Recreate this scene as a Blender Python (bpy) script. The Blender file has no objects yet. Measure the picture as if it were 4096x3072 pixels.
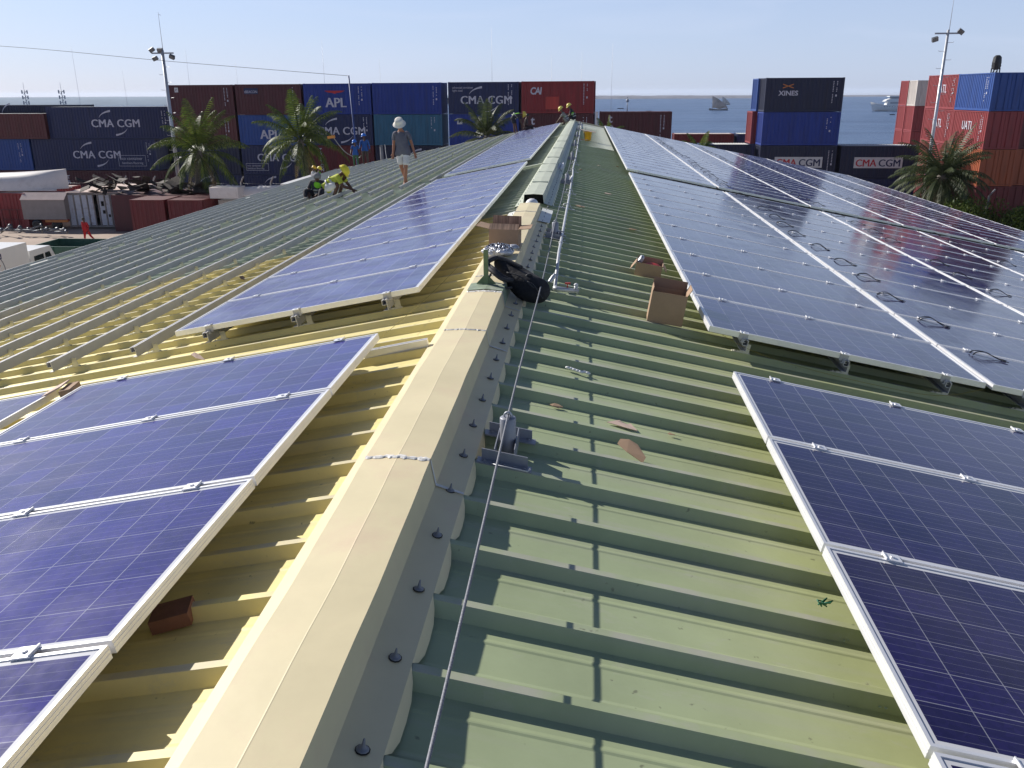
import bpy, math, random
from mathutils import Vector, Matrix, Euler
R=math.radians; PI=math.pi
random.seed(7)
scene=bpy.context.scene
C=scene.collection
# ------------------------------------------------------------------ camera
TH=R(11.13); T=math.tan(TH); CO=math.cos(TH)
CAM=Vector((0.6425,0,1.4054)); PITCH=0.32947; YAW=0.08481; ROLL=-0.00515
cd=bpy.data.cameras.new('camera'); cam=bpy.data.objects.new('camera',cd); C.objects.link(cam)
cd.sensor_width=36; cd.lens=3410/4096*36; cd.clip_start=.05; cd.clip_end=12000
f_=Vector((-math.sin(YAW)*math.cos(PITCH),math.cos(YAW)*math.cos(PITCH),-math.sin(PITCH)))
r_=Vector((math.cos(YAW),math.sin(YAW),0)); u_=r_.cross(f_)
r2=r_*math.cos(ROLL)+u_*math.sin(ROLL); u2=-r_*math.sin(ROLL)+u_*math.cos(ROLL)
m3=Matrix((r2,u2,-f_)).transposed().to_4x4(); m3.translation=CAM
cam.matrix_world=m3
scene.camera=cam
# ------------------------------------------------------------------ sky, sun, exposure
SV=Vector((-1.35,.88,1.0)).normalized()          # towards the sun
EL=math.asin(SV.z); AZ=math.atan2(SV.x,SV.y)
w=bpy.data.worlds.new('World'); scene.world=w; w.use_nodes=True
nt=w.node_tree; nt.nodes.clear()
out=nt.nodes.new('ShaderNodeOutputWorld'); bg=nt.nodes.new('ShaderNodeBackground')
sky=nt.nodes.new('ShaderNodeTexSky'); sky.sky_type='NISHITA'; sky.sun_disc=False
sky.sun_elevation=EL; sky.sun_rotation=AZ; sky.altitude=0; sky.air_density=1.0; sky.dust_density=.5; sky.ozone_density=3.0
tc=nt.nodes.new('ShaderNodeTexCoord'); mp=nt.nodes.new('ShaderNodeMapping'); mp.inputs['Rotation'].default_value=(R(.5),0,0)
nt.links.new(tc.outputs['Generated'],mp.inputs['Vector']); nt.links.new(mp.outputs['Vector'],sky.inputs['Vector'])
tint=nt.nodes.new('ShaderNodeMix'); tint.data_type='RGBA'; tint.blend_type='MULTIPLY'; tint.inputs['Factor'].default_value=1; tint.inputs['B'].default_value=(.90,.92,1.08,1); nt.links.new(sky.outputs['Color'],tint.inputs['A'])
hz=nt.nodes.new('ShaderNodeMix'); hz.data_type='RGBA'; hz.inputs['B'].default_value=(5.5,6.55,9.1,1); 
cm_=nt.nodes.new('ShaderNodeMapping'); cm_.inputs['Scale'].default_value=(1.2,1.2,9); cn_=nt.nodes.new('ShaderNodeTexNoise'); cn_.inputs['Scale'].default_value=2.2; cn_.inputs['Detail'].default_value=7; cn_.inputs['Distortion'].default_value=.6
nt.links.new(tc.outputs['Generated'],cm_.inputs['Vector']); nt.links.new(cm_.outputs['Vector'],cn_.inputs['Vector'])
cr_=nt.nodes.new('ShaderNodeMapRange'); cr_.inputs['From Min'].default_value=.5; cr_.inputs['From Max'].default_value=.75; cr_.inputs['To Max'].default_value=.35; nt.links.new(cn_.outputs['Fac'],cr_.inputs['Value'])
cw_=nt.nodes.new('ShaderNodeMix'); cw_.data_type='RGBA'; cw_.inputs['B'].default_value=(8.2,8.4,9.0,1); nt.links.new(cr_.outputs['Result'],cw_.inputs['Factor']); nt.links.new(tint.outputs['Result'],cw_.inputs['A']); nt.links.new(cw_.outputs['Result'],hz.inputs['A']); 
sx=nt.nodes.new('ShaderNodeSeparateXYZ'); nt.links.new(tc.outputs['Generated'],sx.inputs['Vector'])
def srange(a,b_,c,d_):
    r=nt.nodes.new('ShaderNodeMapRange'); r.interpolation_type='SMOOTHSTEP'
    for k_,v_ in (('From Min',a),('From Max',b_),('To Min',c),('To Max',d_)): r.inputs[k_].default_value=v_
    nt.links.new(sx.outputs['Z'],r.inputs['Value']); return r.outputs['Result']
nt.links.new(srange(.0,.42,.66,.0),hz.inputs['Factor'])       # haze near the horizon only
dk_=nt.nodes.new('ShaderNodeVectorMath'); dk_.operation='SCALE'; nt.links.new(hz.outputs['Result'],dk_.inputs[0]); nt.links.new(srange(.18,.6,1.0,.55),dk_.inputs['Scale'])
nt.links.new(dk_.outputs['Vector'],bg.inputs['Color']); bg.inputs['Strength'].default_value=.088
nt.links.new(bg.outputs['Background'],out.inputs['Surface'])
sd=bpy.data.lights.new('sun','SUN'); sd.energy=5.0; sd.angle=R(.5); sd.color=(1,.95,.87)
so=bpy.data.objects.new('sun',sd); C.objects.link(so); so.rotation_euler=SV.to_track_quat('Z','Y').to_euler(); so.location=(-20,10,30)
scene.view_settings.view_transform='Standard'; scene.view_settings.look='None'
scene.view_settings.exposure=.27; scene.view_settings.gamma=1
scene.render.engine='CYCLES'
# ------------------------------------------------------------------ materials
def newmat(name):
    m=bpy.data.materials.new(name); m.use_nodes=True
    n=m.node_tree.nodes; b=n['Principled BSDF']; return m,m.node_tree,b
def mat(name,col,rough=.6,metal=0,var=.12,scale=3.0,bump=0,bscale=20,spec=.5,stretch=None,dirt=None,dirt_amt=.0,coord='Object'):
    m,nt,b=newmat(name); L=nt.links.new; N=nt.nodes.new
    b.inputs['Roughness'].default_value=rough; b.inputs['Metallic'].default_value=metal
    b.inputs['Specular IOR Level'].default_value=spec
    tc=N('ShaderNodeTexCoord'); mp=N('ShaderNodeMapping'); L(tc.outputs[coord],mp.inputs['Vector'])
    if stretch: mp.inputs['Scale'].default_value=stretch
    nz=N('ShaderNodeTexNoise'); nz.inputs['Scale'].default_value=scale; nz.inputs['Detail'].default_value=5; nz.inputs['Roughness'].default_value=.6
    L(mp.outputs['Vector'],nz.inputs['Vector'])
    mr=N('ShaderNodeMapRange'); mr.inputs['From Min'].default_value=.3; mr.inputs['From Max'].default_value=.7
    mr.inputs['To Min'].default_value=1-var; mr.inputs['To Max'].default_value=1+var; L(nz.outputs['Fac'],mr.inputs['Value'])
    mx=N('ShaderNodeMix'); mx.data_type='RGBA'; mx.blend_type='MULTIPLY'; mx.inputs['Factor'].default_value=1
    mx.inputs['A'].default_value=(*col,1); L(mr.outputs['Result'],mx.inputs['B'])
    last=mx.outputs['Result']
    if dirt:
        n2=N('ShaderNodeTexNoise'); n2.inputs['Scale'].default_value=scale*.7+.6; n2.inputs['Detail'].default_value=8; n2.inputs['Roughness'].default_value=.7
        L(mp.outputs['Vector'],n2.inputs['Vector'])
        r=N('ShaderNodeMapRange'); r.inputs['From Min'].default_value=.52; r.inputs['From Max'].default_value=.72
        r.inputs['To Min'].default_value=0; r.inputs['To Max'].default_value=dirt_amt; L(n2.outputs['Fac'],r.inputs['Value'])
        m2=N('ShaderNodeMix'); m2.data_type='RGBA'; L(r.outputs['Result'],m2.inputs['Factor']); L(last,m2.inputs['A']); m2.inputs['B'].default_value=(*dirt,1)
        last=m2.outputs['Result']
    L(last,b.inputs['Base Color'])
    if bump:
        n3=N('ShaderNodeTexNoise'); n3.inputs['Scale'].default_value=bscale; n3.inputs['Detail'].default_value=4; L(mp.outputs['Vector'],n3.inputs['Vector'])
        bp=N('ShaderNodeBump'); bp.inputs['Strength'].default_value=bump; bp.inputs['Distance'].default_value=.02
        L(n3.outputs['Fac'],bp.inputs['Height']); L(bp.outputs['Normal'],b.inputs['Normal'])
    return m
M={}
# ------------------------------------------------------------------ mesh helpers
class MB:
    def __init__(s): s.v=[]; s.f=[]; s.m=[]; s.sm=[]
    def add(s,vs,fs,mi=0,smooth=False):
        o=len(s.v); s.v+= [tuple(v) for v in vs]
        for f in fs: s.f.append(tuple(o+i for i in f)); s.m.append(mi); s.sm.append(smooth)
    def box(s,x0,x1,y0,y1,z0,z1,mi=0):
        s.add([(x0,y0,z0),(x1,y0,z0),(x1,y1,z0),(x0,y1,z0),(x0,y0,z1),(x1,y0,z1),(x1,y1,z1),(x0,y1,z1)],
              [(0,3,2,1),(4,5,6,7),(0,1,5,4),(1,2,6,5),(2,3,7,6),(3,0,4,7)],mi)
    def obox(s,c,ax,ay,az,mi=0):       # centre, three half-axis vectors
        c=Vector(c);ax=Vector(ax);ay=Vector(ay);az=Vector(az)
        vs=[c+ax*i+ay*j+az*k for k in(-1,1) for j in(-1,1) for i in(-1,1)]
        s.add(vs,[(0,2,3,1),(4,5,7,6),(0,1,5,4),(1,3,7,5),(3,2,6,7),(2,0,4,6)],mi)
    def bar(s,a,b,wd,th,up=(0,0,1),mi=0):
        a=Vector(a);b=Vector(b);d=(b-a).normalized(); sx=d.cross(Vector(up)).normalized(); uz=sx.cross(d)
        s.obox((a+b)/2,(b-a)/2,sx*wd/2,uz*th/2,mi)
    def tube(s,pts,r,n=8,mi=0,cap=True,smooth=True):
        pts=[Vector(p) for p in pts]; rs=r if isinstance(r,(list,tuple)) else [r]*len(pts)
        vs=[];fs=[]; prev=None
        for i,p in enumerate(pts):
            d=(pts[min(i+1,len(pts)-1)]-pts[max(i-1,0)]).normalized()
            if prev is None:
                a=Vector((0,0,1)) if abs(d.z)<.9 else Vector((1,0,0)); sx=d.cross(a).normalized()
            else: sx=(prev-d*prev.dot(d)).normalized()
            prev=sx; sy=d.cross(sx)
            for k in range(n):
                t=2*PI*k/n; vs.append(p+(sx*math.cos(t)+sy*math.sin(t))*rs[i])
        for i in range(len(pts)-1):
            for k in range(n):
                a=i*n+k; b=i*n+(k+1)%n; fs.append((a,b,b+n,a+n))
        if cap: fs.append(tuple(range(n-1,-1,-1))); fs.append(tuple((len(pts)-1)*n+k for k in range(n)))
        s.add(vs,fs,mi,smooth)
    def lathe(s,prof,n=20,c=(0,0,0),mi=0,sx=1,sy=1,smooth=True,rot=None):
        vs=[];fs=[]; c=Vector(c)
        for (r,z) in prof:
            for k in range(n):
                t=2*PI*k/n; v=Vector((r*math.cos(t)*sx,r*math.sin(t)*sy,z))
                if rot: v=rot@v
                vs.append(v+c)
        for i in range(len(prof)-1):
            for k in range(n):
                a=i*n+k;b=i*n+(k+1)%n; fs.append((a,b,b+n,a+n))
        s.add(vs,fs,mi,smooth)
    def ell(s,c,rx,ry,rz,nu=12,nv=8,mi=0,f=None,smooth=True):
        vs=[];fs=[]
        for j in range(nv+1):
            ph=PI*j/nv-PI/2
            for k in range(nu):
                t=2*PI*k/nu; v=Vector((math.cos(ph)*math.cos(t)*rx,math.cos(ph)*math.sin(t)*ry,math.sin(ph)*rz))
                if f: v=f(v)
                vs.append(v+Vector(c))
        for j in range(nv):
            for k in range(nu):
                a=j*nu+k;b=j*nu+(k+1)%nu; fs.append((a,b,b+nu,a+nu))
        s.add(vs,fs,mi,smooth)
    def prism(s,poly,y0,y1,mi=0,axis='y'):
        n=len(poly)
        if axis=='y': vs=[(p[0],y0,p[1]) for p in poly]+[(p[0],y1,p[1]) for p in poly]
        elif axis=='z': vs=[(p[0],p[1],y0) for p in poly]+[(p[0],p[1],y1) for p in poly]
        else: vs=[(y0,p[0],p[1]) for p in poly]+[(y1,p[0],p[1]) for p in poly]
        s.add(vs,[tuple(range(n)),tuple(range(2*n-1,n-1,-1))]+[(i,i+n,(i+1)%n+n,(i+1)%n) for i in range(n)],mi)
    def mesh(s,name,mats):
        me=bpy.data.meshes.new(name); me.from_pydata(s.v,[],s.f)
        for m in (mats if isinstance(mats,(list,tuple)) else [mats]): me.materials.append(m)
        me.polygons.foreach_set('material_index',s.m); me.polygons.foreach_set('use_smooth',s.sm); me.update(); return me
    def obj(s,name,mats,parent=None,loc=None,rot=None):
        return link(name,s.mesh(name,mats),parent,loc,rot)
def link(name,me,parent=None,loc=None,rot=None):
    o=bpy.data.objects.new(name,me); C.objects.link(o)
    if parent: o.parent=parent
    if loc is not None: o.location=loc
    if rot is not None: o.rotation_euler=rot
    return o
def tag(o,label=None,cat=None,group=None,kind=None):
    if label: o['label']=label
    if cat: o['category']=cat
    if group: o['group']=group
    if kind: o['kind']=kind
    return o
def thing(name,label,cat,loc=(0,0,0),rot=(0,0,0),group=None):
    o=link(name,None,None,loc,rot); o.empty_display_size=.2
    return tag(o,label,cat,group)
def solidify(me,th):
    pass
def rz(z,side=1): return z
def roofz(x): return -T*abs(x)
ORD=['first','second','third','fourth','fifth','sixth','seventh','eighth','ninth','tenth','eleventh','twelfth','thirteenth','fourteenth','fifteenth','sixteenth','seventeenth','eighteenth']
# ------------------------------------------------------------------ setting: ground, sea, far land
GZ=-8.0
M['ground']=mat('yard_ground',(.42,.33,.27),.95,var=.14,scale=.35,bump=.3,bscale=3,dirt=(.22,.18,.15),dirt_amt=.6)
g=MB(); g.box(-420,70,-60,112,-11.5,GZ); tag(g.obj('ground',M['ground']),kind='structure')
m,nt,b=newmat('sea_water'); N=nt.nodes.new; L=nt.links.new
b.inputs['Base Color'].default_value=(.05,.11,.22,1); b.inputs['Roughness'].default_value=.32; b.inputs['IOR'].default_value=1.33
tcn=N('ShaderNodeTexCoord'); mpn=N('ShaderNodeMapping'); mpn.inputs['Scale'].default_value=(.5,1.0,1); L(tcn.outputs['Object'],mpn.inputs['Vector'])
n1=N('ShaderNodeTexNoise'); n1.inputs['Scale'].default_value=.22; n1.inputs['Detail'].default_value=8; n1.inputs['Roughness'].default_value=.65; L(mpn.outputs['Vector'],n1.inputs['Vector'])
bp=N('ShaderNodeBump'); bp.inputs['Strength'].default_value=1.0; bp.inputs['Distance'].default_value=1.6; L(n1.outputs['Fac'],bp.inputs['Height']); L(bp.outputs['Normal'],b.inputs['Normal'])
n2=N('ShaderNodeTexNoise'); n2.inputs['Scale'].default_value=.012; n2.inputs['Detail'].default_value=3; L(mpn.outputs['Vector'],n2.inputs['Vector'])
n2.inputs['Scale'].default_value=.03; n2.inputs['Detail'].default_value=9; n2.inputs['Roughness'].default_value=.7; mpn.inputs['Scale'].default_value=(.35,1.6,1)
cr=N('ShaderNodeValToRGB'); cr.color_ramp.elements[0].position=.38; cr.color_ramp.elements[1].position=.62
cr.color_ramp.elements[0].color=(.055,.10,.20,1); cr.color_ramp.elements[1].color=(.13,.20,.34,1); L(n2.outputs['Fac'],cr.inputs['Fac']); L(cr.outputs['Color'],b.inputs['Base Color'])
M['sea']=m
g=MB(); g.add([(-2600,80,-10),(2600,80,-10),(2600,1930,-10),(-2600,1930,-10)],[(0,1,2,3)]); tag(g.obj('sea',m),kind='structure')
M['land']=mat('far_shore',(.20,.21,.26),.95,var=.25,scale=.02)  # pale grey-blue of distance haze put into the shore colour
M['land3']=mat('far_hazy_hills',(.20,.27,.36),.95,var=.12,scale=.02)  # bluish distance haze put into the hill colour
M['land2']=mat('far_shore_trees',(.10,.14,.13),.95,var=.25,scale=.03)
def ridge_land(name,x0,x1,y,h0,h1,amp,mt,n=140,dep=300,seed=1):
    rnd=random.Random(seed); g=MB(); vs=[]; h=0
    for i in range(n+1):
        t=i/n; h=h*.8+rnd.uniform(-1,1)*amp
        z=-10+(h0+(h1-h0)*t)+h; x=x0+(x1-x0)*t
        vs+=[(x,y,-10.2),(x,y+20,max(z,-9.8)),(x,y+dep,max(z,-9.8)+.5)]
    fs=[]
    for i in range(n):
        a=i*3; fs+=[(a,a+3,a+4,a+1),(a+1,a+4,a+5,a+2)]
    g.add(vs,fs,0,True); return tag(g.obj(name,mt),kind='structure')
ridge_land('far_shore_hills',-250,330,1560,4.4,3.4,.30,M['land'],seed=3)
ridge_land('far_shore_hills',300,2400,1850,1.5,1.0,.18,M['land'],n=220,seed=5)
ridge_land('far_shore_hills',-1500,-150,930,6.6,6.0,.16,M['land3'],seed=8,dep=900)
# ------------------------------------------------------------------ the warehouse and its roof
YA0,YA1=-1.6,44.6          # roof extent along the ridge
XR,XL=13.62,-12.55
P=.3355; PH=1.872; RZ=-.04            # rib pitch and phase
def roofmat(name,side):
    m,nt,b=newmat(name); N=nt.nodes.new; L=nt.links.new
    b.inputs['Roughness'].default_value=.5; b.inputs['Specular IOR Level'].default_value=.35
    tc=N('ShaderNodeTexCoord'); sp=N('ShaderNodeSeparateXYZ'); L(tc.outputs['Object'],sp.inputs['Vector'])
    green=(.36,.42,.25,1) if side>0 else (.43,.48,.36,1)
    yel=(.42,.45,.23,1) if side>0 else (.80,.69,.30,1)
    def smooth(sock,a,bb,inv=False):
        r=N('ShaderNodeMapRange'); r.interpolation_type='SMOOTHSTEP'; r.inputs['From Min'].default_value=a; r.inputs['From Max'].default_value=bb
        if inv: r.inputs['To Min'].default_value=1; r.inputs['To Max'].default_value=0
        L(sock,r.inputs['Value']); return r.outputs['Result']
    mix=N('ShaderNodeMix'); mix.data_type='RGBA'; mix.inputs['A'].default_value=green; mix.inputs['B'].default_value=yel
    if side>0:
        a=smooth(sp.outputs['X'],.7,1.75); c=smooth(sp.outputs['Y'],7,16,True)
        mm=N('ShaderNodeMath'); mm.operation='MULTIPLY'; L(a,mm.inputs[0]); L(c,mm.inputs[1]); L(mm.outputs[0],mix.inputs['Factor'])
    else:
        L(smooth(sp.outputs['Y'],11.02,11.06,True),mix.inputs['Factor'])
    nz=N('ShaderNodeTexNoise'); nz.inputs['Scale'].default_value=1.3; nz.inputs['Detail'].default_value=9; nz.inputs['Roughness'].default_value=.65; L(tc.outputs['Object'],nz.inputs['Vector'])
    mr=N('ShaderNodeMapRange'); mr.inputs['From Min'].default_value=.3; mr.inputs['From Max'].default_value=.7; mr.inputs['To Min'].default_value=.84; mr.inputs['To Max'].default_value=1.14; L(nz.outputs['Fac'],mr.inputs['Value'])
    mx=N('ShaderNodeMix'); mx.data_type='RGBA'; mx.blend_type='MULTIPLY'; mx.inputs['Factor'].default_value=1; L(mix.outputs['Result'],mx.inputs['A']); L(mr.outputs['Result'],mx.inputs['B'])
    # streaks of dust washed down the slope
    mp=N('ShaderNodeMapping'); mp.inputs['Scale'].default_value=(.5,14,1); L(tc.outputs['Object'],mp.inputs['Vector'])
    n2=N('ShaderNodeTexNoise'); n2.inputs['Scale'].default_value=1.1; n2.inputs['Detail'].default_value=6; L(mp.outputs['Vector'],n2.inputs['Vector'])
    r2=N('ShaderNodeMapRange'); r2.inputs['From Min'].default_value=.5; r2.inputs['From Max'].default_value=.8; r2.inputs['To Max'].default_value=.45; L(n2.outputs['Fac'],r2.inputs['Value'])
    m2=N('ShaderNodeMix'); m2.data_type='RGBA'; L(r2.outputs['Result'],m2.inputs['Factor']); L(mx.outputs['Result'],m2.inputs['A']); m2.inputs['B'].default_value=(.42,.41,.36,1)
    # scuffs: tiny dark and pale specks
    n3=N('ShaderNodeTexNoise'); n3.inputs['Scale'].default_value=28; n3.inputs['Detail'].default_value=3; L(tc.outputs['Object'],n3.inputs['Vector'])
    r3=N('ShaderNodeMapRange'); r3.inputs['From Min'].default_value=.70; r3.inputs['From Max'].default_value=.76; r3.inputs['To Max'].default_value=.6; L(n3.outputs['Fac'],r3.inputs['Value'])
    m4=N('ShaderNodeMix'); m4.data_type='RGBA'; L(r3.outputs['Result'],m4.inputs['Factor']); L(m2.outputs['Result'],m4.inputs['A']); m4.inputs['B'].default_value=(.10,.09,.07,1)
    # pale wear along the rib crests
    cm=N('ShaderNodeMath'); cm.operation='MULTIPLY_ADD'; ab=N('ShaderNodeMath'); ab.operation='ABSOLUTE'; L(sp.outputs['X'],ab.inputs[0])
    cm.inputs[1].default_value=T; L(ab.outputs[0],cm.inputs[0]); L(sp.outputs['Z'],cm.inputs[2])
    r5=N('ShaderNodeMapRange'); r5.inputs['From Min'].default_value=.0425; r5.inputs['From Max'].default_value=.045; L(cm.outputs[0],r5.inputs['Value'])
    n5=N('ShaderNodeTexNoise'); n5.inputs['Scale'].default_value=6; n5.inputs['Detail'].default_value=6; L(tc.outputs['Object'],n5.inputs['Vector'])
    r6=N('ShaderNodeMapRange'); r6.inputs['From Min'].default_value=.42; r6.inputs['From Max'].default_value=.6; r6.inputs['To Max'].default_value=.55; L(n5.outputs['Fac'],r6.inputs['Value'])
    m6=N('ShaderNodeMath'); m6.operation='MULTIPLY'; L(r5.outputs['Result'],m6.inputs[0]); L(r6.outputs['Result'],m6.inputs[1])
    m7=N('ShaderNodeMix'); m7.data_type='RGBA'; L(m6.outputs[0],m7.inputs['Factor']); L(m4.outputs['Result'],m7.inputs['A']); m7.inputs['B'].default_value=(.44,.41,.38,1)
    def MM(op,a,bb):
        n=N('ShaderNodeMath'); n.operation=op
        for i,v in enumerate((a,bb)):
            if isinstance(v,(int,float)): n.inputs[i].default_value=v
            else: L(v,n.inputs[i])
        return n.outputs[0]
    fr=MM('FRACT',MM('DIVIDE',MM('SUBTRACT',sp.outputs['Y'],PH+.0405+.0),P*3),0); lap=MM('LESS_THAN',fr,.0045/(P*3))
    m8=N('ShaderNodeMix'); m8.data_type='RGBA'; L(MM('MULTIPLY',lap,.6),m8.inputs['Factor']); L(m7.outputs['Result'],m8.inputs['A']); m8.inputs['B'].default_value=(.08,.08,.06,1)
    # long scratches and pale scuffs left by feet
    mp9=N('ShaderNodeMapping'); mp9.inputs['Scale'].default_value=(2.2,5,1); mp9.inputs['Rotation'].default_value=(0,0,.4); L(tc.outputs['Object'],mp9.inputs['Vector'])
    n9=N('ShaderNodeTexNoise'); n9.inputs['Scale'].default_value=2.2; n9.inputs['Detail'].default_value=12; n9.inputs['Roughness'].default_value=.75; L(mp9.outputs['Vector'],n9.inputs['Vector'])
    r9=N('ShaderNodeMapRange'); r9.inputs['From Min'].default_value=.56; r9.inputs['From Max'].default_value=.74; r9.inputs['To Max'].default_value=.55; L(n9.outputs['Fac'],r9.inputs['Value'])
    m9=N('ShaderNodeMix'); m9.data_type='RGBA'; L(r9.outputs['Result'],m9.inputs['Factor']); L(m8.outputs['Result'],m9.inputs['A']); m9.inputs['B'].default_value=(.46,.45,.38,1)
    L(m9.outputs['Result'],b.inputs['Base Color'])
    bp=N('ShaderNodeBump'); bp.inputs['Strength'].default_value=.15; bp.inputs['Distance'].default_value=.01; L(nz.outputs['Fac'],bp.inputs['Height']); L(bp.outputs['Normal'],b.inputs['Normal'])
    return m
M['roofR']=roofmat('green_roof_paint',1); M['roofL']=roofmat('yellow_green_roof_paint',-1)
M['wallw']=mat('warehouse_wall',(.55,.52,.42),.8)
prof=[(-.169,0),(-.118,0),(-.110,.0024),(-.104,.0024),(-.090,0),(-.040,0),(-.0155,.045),(.0155,.045),(.040,0),(.056,0),(.066,.0024),(.072,.0024),(.086,0)]
def sheet(side,xs):
    g=MB(); pts=[]
    k0=math.ceil((YA0-PH)/P); k1=int((YA1-PH)/P)
    for k in range(k0,k1+1):
        for (dy,dz) in prof: pts.append((PH+k*P+dy,dz))
    pts.append((PH+k1*P+.169,0))
    vs=[];n=len(pts)
    for x in xs:
        for (y,z) in pts: vs.append((side*x,y,z-T*x))
    fs=[]
    for i in range(len(xs)-1):
        for j in range(n-1):
            q=(i*n+j,(i+1)*n+j,(i+1)*n+j+1,i*n+j+1); fs.append(q if side>0 else q[::-1])
    g.add(vs,fs,0); return g
WH=thing('warehouse','long warehouse with a ribbed green and yellow gable roof','warehouse',(0,0,GZ))
up=(0,0,-GZ); upr=(0,0,-GZ+RZ)
xsR=[.015,3,6.5,10,XR]; xsL=[.015,3,6.5,10,-XL]
roofR=sheet(1,xsR).obj('roof_sheet',M['roofR'],WH,upr); tag(roofR,'green painted ribbed roof slope')
roofL=sheet(-1,xsL).obj('roof_sheet',M['roofL'],WH,upr); tag(roofL,'roof slope yellow near the camera and grey green beyond')
g=MB(); x0,x1=XL+.35,XR-.35; zt=lambda x:-T*abs(x)-.12-GZ
g.prism([(x0,0),(x1,0),(x1,zt(x1)),(0,-.12-GZ),(x0,zt(x0))],YA1-.5,YA1-.25)
g.prism([(x0,0),(x1,0),(x1,zt(x1)),(0,-.12-GZ),(x0,zt(x0))],YA0-.1,YA0+.1)
g.box(x0,x0+.2,YA0+.1,YA1-.5,0,zt(x0)); g.box(x1-.2,x1,YA0+.1,YA1-.5,0,zt(x1)); g.obj('wall',M['wallw'],WH)
M['trim']=mat('pale_gutter',(.62,.62,.56),.5)
for s,x in((1,XR),(-1,XL)):
    g=MB(); z=-T*abs(x)-GZ; sg=1 if s>0 else -1
    g.prism([(x,z-.01),(x+sg*.14,z+.0),(x+sg*.15,z+.03),(x+sg*.16,z+.03),(x+sg*.16,z-.15),(x,z-.15)],YA0,YA1); g.obj('gutter',M['trim'],WH)
g=MB()
for s,x in((1,XR),(-1,XL)):
    g.add([(0,YA1-.02,.075-GZ),(0,YA1+.1,.075-GZ),(0,YA1+.1,-.1-GZ),(x,YA1-.02,.075-T*abs(x)-GZ),(x,YA1+.1,.075-T*abs(x)-GZ),(x,YA1+.1,-.1-T*abs(x)-GZ)],[(0,1,4,3),(1,2,5,4)])
g.obj('gable_trim',M['trim'],WH)
# ridge cap ------------------------------------------------------
M['cream']=mat('cream_cap_paint',(.70,.61,.385),.55,var=.07,scale=2.2,dirt=(.68,.50,.36),dirt_amt=.5,bump=.12,bscale=5)
M['capgreen']=mat('pale_green_cap_paint',(.52,.55,.44),.55,var=.1,scale=2.0,dirt=(.36,.40,.30),dirt_amt=.6)
M['white']=mat('white_sealant',(.72,.70,.66),.6,var=.1,scale=18,dirt=(.45,.42,.38),dirt_amt=.6)
M['patch']=mat('flaking_green_paint',(.25,.31,.22),.6,var=.2,scale=9,dirt=(.60,.60,.53),dirt_amt=.9)
M['zinc']=mat('zinc_steel',(.42,.43,.46),.45,metal=.55,var=.12,scale=6)
M['washer']=mat('dull_washer',(.20,.21,.24),.5,metal=.3)
M['greenseal']=mat('pale_green_sealant',(.40,.46,.34),.6)
def capmesh(y0,y1,mt,dz=0,seams=True):
    g=MB(); w_=.004
    pr=[(-.292,-.092),(-.284,-.048),(-.172,-.012),(-.156,.106),(-.036,.1145),(-.033,.1152),(-.030,.1145),(.090,.106),(.105,.002),(.213,-.030)]
    n=len(pr); ny=max(2,int((y1-y0)/.12)); vs=[]
    for j in range(ny+1):
        y=y0+(y1-y0)*j/ny
        wv=.0045*math.sin(y*2.3)+.003*math.sin(y*5.1)+.002*math.sin(y*11.7)
        for i,(x,z) in enumerate(pr): vs.append((x,y,z+dz+(wv if 3<=i<=7 else 0)))
    fs=[(j*n+i,j*n+i+1,(j+1)*n+i+1,(j+1)*n+i) for j in range(ny) for i in range(n-1)]
    g.add(vs,fs,0)
    # lip turned down into each pan, cut round the ribs
    k0=math.ceil((y0-PH)/P)
    for k in range(k0,int((y1-PH)/P)+1):
        for s in(1,):
            ya=PH+k*P+.036; yb=PH+(k+1)*P-.036
            if yb>y1: break
            c=[(ya-.030,0),(ya+.003,.55),(ya+.06,.93),((ya+yb)/2,1),(yb-.06,.93),(yb-.003,.55),(yb+.030,0)]
            xo,zo=.213,-.030+dz; top=[(xo,y,zo) for y,_ in c]; bot=[(xo+.017*t_,y,zo-.044*t_) for y,t_ in c]
            g.add(top+bot,[(i,i+7,i+8,i+1) for i in range(6)],0)
    return g
cap1=capmesh(YA0,10.75,M['cream']).obj('ridge_cap',M['cream'],WH,up); tag(cap1,'cream ridge capping nearest the camera')
cap2=capmesh(11.45,YA1,M['capgreen'],.012).obj('ridge_cap',M['capgreen'],WH,up); tag(cap2,'pale green ridge capping farther along')
M['black']=mat('dark_void',(.01,.01,.01),.9)
M['foam']=mat('white_foam_cap',(.75,.75,.78),.6)
g=MB(); g.box(-.15,.085,11.6,11.66,-.05,.112); g.obj('cap_end_shade',M['black'],WH,up)  # black sheet standing for the shade inside the open cap end
g=MB(); g.lathe([(.085,-.1),(.085,.10),(.08,.14),(.06,.17),(.03,.187),(0,.192)],20,(-.033,11.12,-.075)); g.obj('vent_dome',M['foam'],WH,up)
M['whiteflange']=mat('white_flange',(.72,.73,.68),.5)
g=MB(); g.add([(.11,9.85,.012),(.245,9.9,-.022),(.245,11.0,-.022),(.11,11.0,.012)],[(0,1,2,3)]); g.add([(-.175,10.9,-.002),(-.31,10.9,-.04),(-.31,9.9,-.04),(-.175,9.9,-.002)],[(0,1,2,3)]); g.obj('flange_plate',M['whiteflange'],WH,up)
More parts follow.
